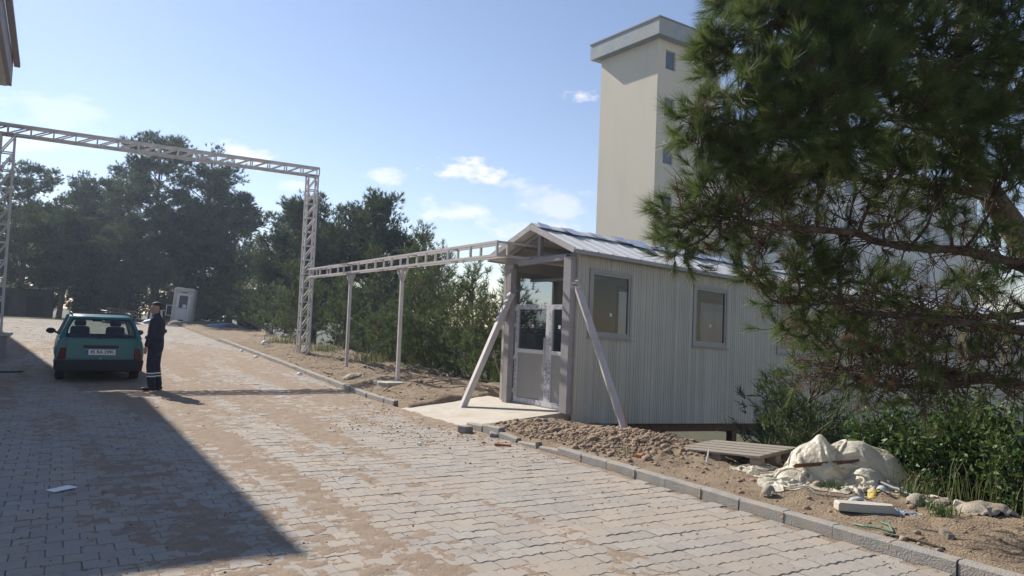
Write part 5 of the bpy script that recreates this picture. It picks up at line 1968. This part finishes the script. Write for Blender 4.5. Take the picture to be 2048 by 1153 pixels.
for k, (r, s, tz_, R, lab, dn_) in enumerate(YNG):
    bg_pine(r, s, tz_, R, 'young', lab, 0, 40 + k, group='young pines along the verge', lean=random.Random(k).uniform(-.15, .15), dens=dn_ * 1.25)
bg_pine(8.35, 6.35, 1.35, .8, 'young', 'low dark pine bush against the cabin behind the plastic sheeting', 0, 90, group='young pines along the verge', dens=1.9, mat=M_need_d)
bg_pine(8.9, 7.1, 1.0, .8, 'young', 'low dark pine bush below the cabin floor beams', 0, 91, group='young pines along the verge', dens=1.7, mat=M_need_d)
bg_pine(10.2, 7.3, .35, 1.0, 'young', 'dark pine bush down the slope under the cabin', 0, 92, group='young pines along the verge', dens=1.5, mat=M_need_d)


# ---------------------------------------------------------------- leafy bushes, weeds and grass
def bush(c, Rv, n, ls, label, seed, mat=None, stems=7, name='leafy_bush', cat='bush', group='leafy bushes behind the verge'):
    rg = np.random.default_rng(seed + 900)
    c = np.array(c)
    z0 = gz(c[0], c[1])
    root = thing(name, (c[0], c[1], z0), label, cat, group)
    ctr = np.array([0, 0, c[2] - z0])
    nb = stems * 5
    ends = ctr + unit(rg.normal(size=(nb, 3))) * np.array(Rv) * rg.uniform(.35, 1.0, (nb, 1))
    bases = rg.normal(0, .08, (nb, 3)) * [1, 1, 0]
    paths = np.array([curve(b_, e_, 6, .05, rg) for b_, e_ in zip(bases, ends)])
    V, F = tubes(paths, np.repeat(np.linspace(.012, .004, 6)[None], nb, 0), 4)
    mesh_np('stems', V, F, M_twig, root)
    k = rg.integers(0, nb, n)
    q = rg.uniform(.35, 1.05, n)
    P = bases[k] * (1 - q[:, None]) + ends[k] * q[:, None] + rg.normal(0, .085, (n, 3))
    d = unit(rg.normal(size=(n, 3)) + np.array([0, 0, .25]))
    sd = unit(np.cross(d, rg.normal(size=(n, 3))))
    L_ = ls * rg.uniform(.6, 1.2, (n, 1))
    W_ = L_ * .42
    nrm = np.cross(d, sd)
    V = np.stack([P, P + d * L_ * .45 + sd * W_ / 2 + nrm * L_ * .08, P + d * L_, P + d * L_ * .45 - sd * W_ / 2 + nrm * L_ * .08], 1).reshape(-1, 3)
    F = np.arange(4 * n).reshape(-1, 4)
    tint = np.repeat(np.clip(rg.normal(.3, .3, n), 0, 1), 4)
    o = mesh_np('leaves', V, F, mat or M_leaf, root, tint=tint)
    o['kind'] = 'stuff'
    return root


bush((8.1, 5.15, .62), (.42, .42, .5), 2600, .085, 'leafy green bush directly right of the plastic sheeting', 1)
bush((8.05, 4.55, .55), (.45, .45, .52), 2600, .085, 'dense leafy bush behind the yellow wrappers', 2)
bush((8.35, 4.15, .75), (.5, .5, .55), 2600, .095, 'taller leafy bush below the pine branch', 3)
bush((8.0, 3.72, .55), (.45, .42, .5), 2400, .085, 'leafy bush above the torn sack at the right edge', 4)
bush((8.9, 4.6, .9), (.6, .55, .6), 2400, .095, 'leafy bush farther back against the cabin wall', 5)
bush((8.9, 5.5, .45), (.5, .5, .5), 2200, .085, 'shaded leafy bush behind the plastic sheeting', 6)
bush((7.75, 4.35, .22), (.28, .3, .24), 1200, .05, 'low leafy shrub in front of the dense bush', 7)
bush((9.3, 3.6, 1.0), (.7, .6, .7), 2200, .095, 'large leafy bush at the right edge behind the pine trunk', 8)


def blades(name, c, n, spread, hgt, w, seed, label, cat, bend=.5, group=None, mat=None):
    rg = np.random.default_rng(seed)
    x = c[0] + rg.normal(0, spread, n)
    y = c[1] + rg.normal(0, spread, n)
    z = zground(x, y) - .01
    az = rg.uniform(0, 6.28, n)
    h = hgt * rg.uniform(.5, 1.1, n)
    bd = h * bend * rg.uniform(.2, 1.1, n)
    dx, dy = np.cos(az), np.sin(az)
    px_, py_ = -dy * w / 2, dx * w / 2
    B = np.c_[x, y, z]
    M1 = np.c_[x + dx * bd * .35, y + dy * bd * .35, z + h * .62]
    T = np.c_[x + dx * bd, y + dy * bd, z + h * .95]
    W = np.c_[px_, py_, np.zeros(n)]
    V = np.stack([B - W, B + W, M1 + W * .8, M1 - W * .8, T], 1).reshape(-1, 3)
    i = np.arange(n)[:, None] * 5
    F = np.concatenate([i + np.array([[0, 1, 2]]), i + np.array([[0, 2, 3]]), i + np.array([[3, 2, 4]])])
    o = mesh_np(name, V, F, mat or M_grass, tint=np.repeat(np.clip(rg.normal(.35, .3, n), 0, 1), 5), off=(c[0], c[1], 0))
    o.location = (c[0], c[1], 0)
    return tag(o, label, cat, group)


blades('grass_clump', (7.55, 3.95), 40, .16, .55, .008, 1, 'tall thin grass clump in front of the bushes', 'grass', .6)
blades('grass_clump', (7.75, 3.55), 45, .17, .6, .008, 2, 'tall pale grass clump behind the torn sack', 'grass', .6)
blades('grass_clump', (7.45, 4.35), 50, .12, .32, .008, 3, 'short grass clump beside the bent pipe', 'grass', .6)
blades('weed', (6.80, 3.74), 80, .06, .14, .010, 4, 'bright green weed left of the torn sack', 'weed', .9, mat=M_leaf)
blades('weed', (6.98, 4.0), 50, .05, .15, .009, 5, 'bright green weed below the paper cone', 'weed', .9, mat=M_leaf)
blades('weed', (6.72, 4.82), 60, .05, .12, .012, 6, 'small green weed in front of the plastic sheeting', 'weed', .9, mat=M_leaf)
blades('weed', (7.25, 4.32), 50, .06, .18, .009, 7, 'upright green weed beside the bent grey pipe', 'weed', .6, mat=M_leaf)
blades('weed', (6.02, 7.15), 40, .07, .07, .008, 8, 'tiny green weed on the dirt near the clod heap', 'weed', .9, mat=M_leaf)
blades('weed', (8.15, 13.9), 70, .12, .4, .014, 9, 'straggly green weed on the bank behind the ramp', 'weed', .6, mat=M_leaf)
for k, (r, s) in enumerate(((7.6, 24.6), (7.9, 20.8), (7.2, 28.5))):
    tag(blades('weed', (r, s), 150, .35, .4, .02, 20 + k, ('green weeds at the foot of the gate column', 'green weeds between the two slim posts', 'green weeds on the far verge beyond the gate column')[k], 'weed', .6), kind='stuff')

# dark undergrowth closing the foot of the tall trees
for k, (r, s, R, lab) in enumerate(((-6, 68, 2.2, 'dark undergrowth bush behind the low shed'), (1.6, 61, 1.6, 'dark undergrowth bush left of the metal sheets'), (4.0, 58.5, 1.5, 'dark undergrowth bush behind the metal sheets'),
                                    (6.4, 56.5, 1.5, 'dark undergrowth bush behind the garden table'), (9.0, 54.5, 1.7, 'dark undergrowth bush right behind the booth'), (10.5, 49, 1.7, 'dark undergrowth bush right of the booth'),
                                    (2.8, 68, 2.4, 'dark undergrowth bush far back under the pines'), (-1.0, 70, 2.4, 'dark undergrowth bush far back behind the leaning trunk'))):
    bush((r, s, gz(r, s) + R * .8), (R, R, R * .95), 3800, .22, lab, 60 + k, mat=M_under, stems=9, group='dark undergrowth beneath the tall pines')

# ---------------------------------------------------------------- thin scattering volume added to imitate the veiling lens glare
hz = MB().box2((-120, -70, -9), (130, 160, 32)).build('glare_haze', None)
hm = bpy.data.materials.new('thin_glare_haze')
hm.use_nodes = True
hm.node_tree.nodes.clear()
ho = hm.node_tree.nodes.new('ShaderNodeOutputMaterial')
hv = hm.node_tree.nodes.new('ShaderNodeVolumePrincipled')
hv.inputs['Color'].default_value = (.62, .76, 1.0, 1)
hv.inputs['Density'].default_value = .0009
hv.inputs['Anisotropy'].default_value = .55
hm.node_tree.links.new(hv.outputs[0], ho.inputs['Volume'])
hz.data.materials.append(hm)
tag(hz, 'thin bluish scattering volume added around the yard for the veiling glare', 'glare_haze', kind='stuff')
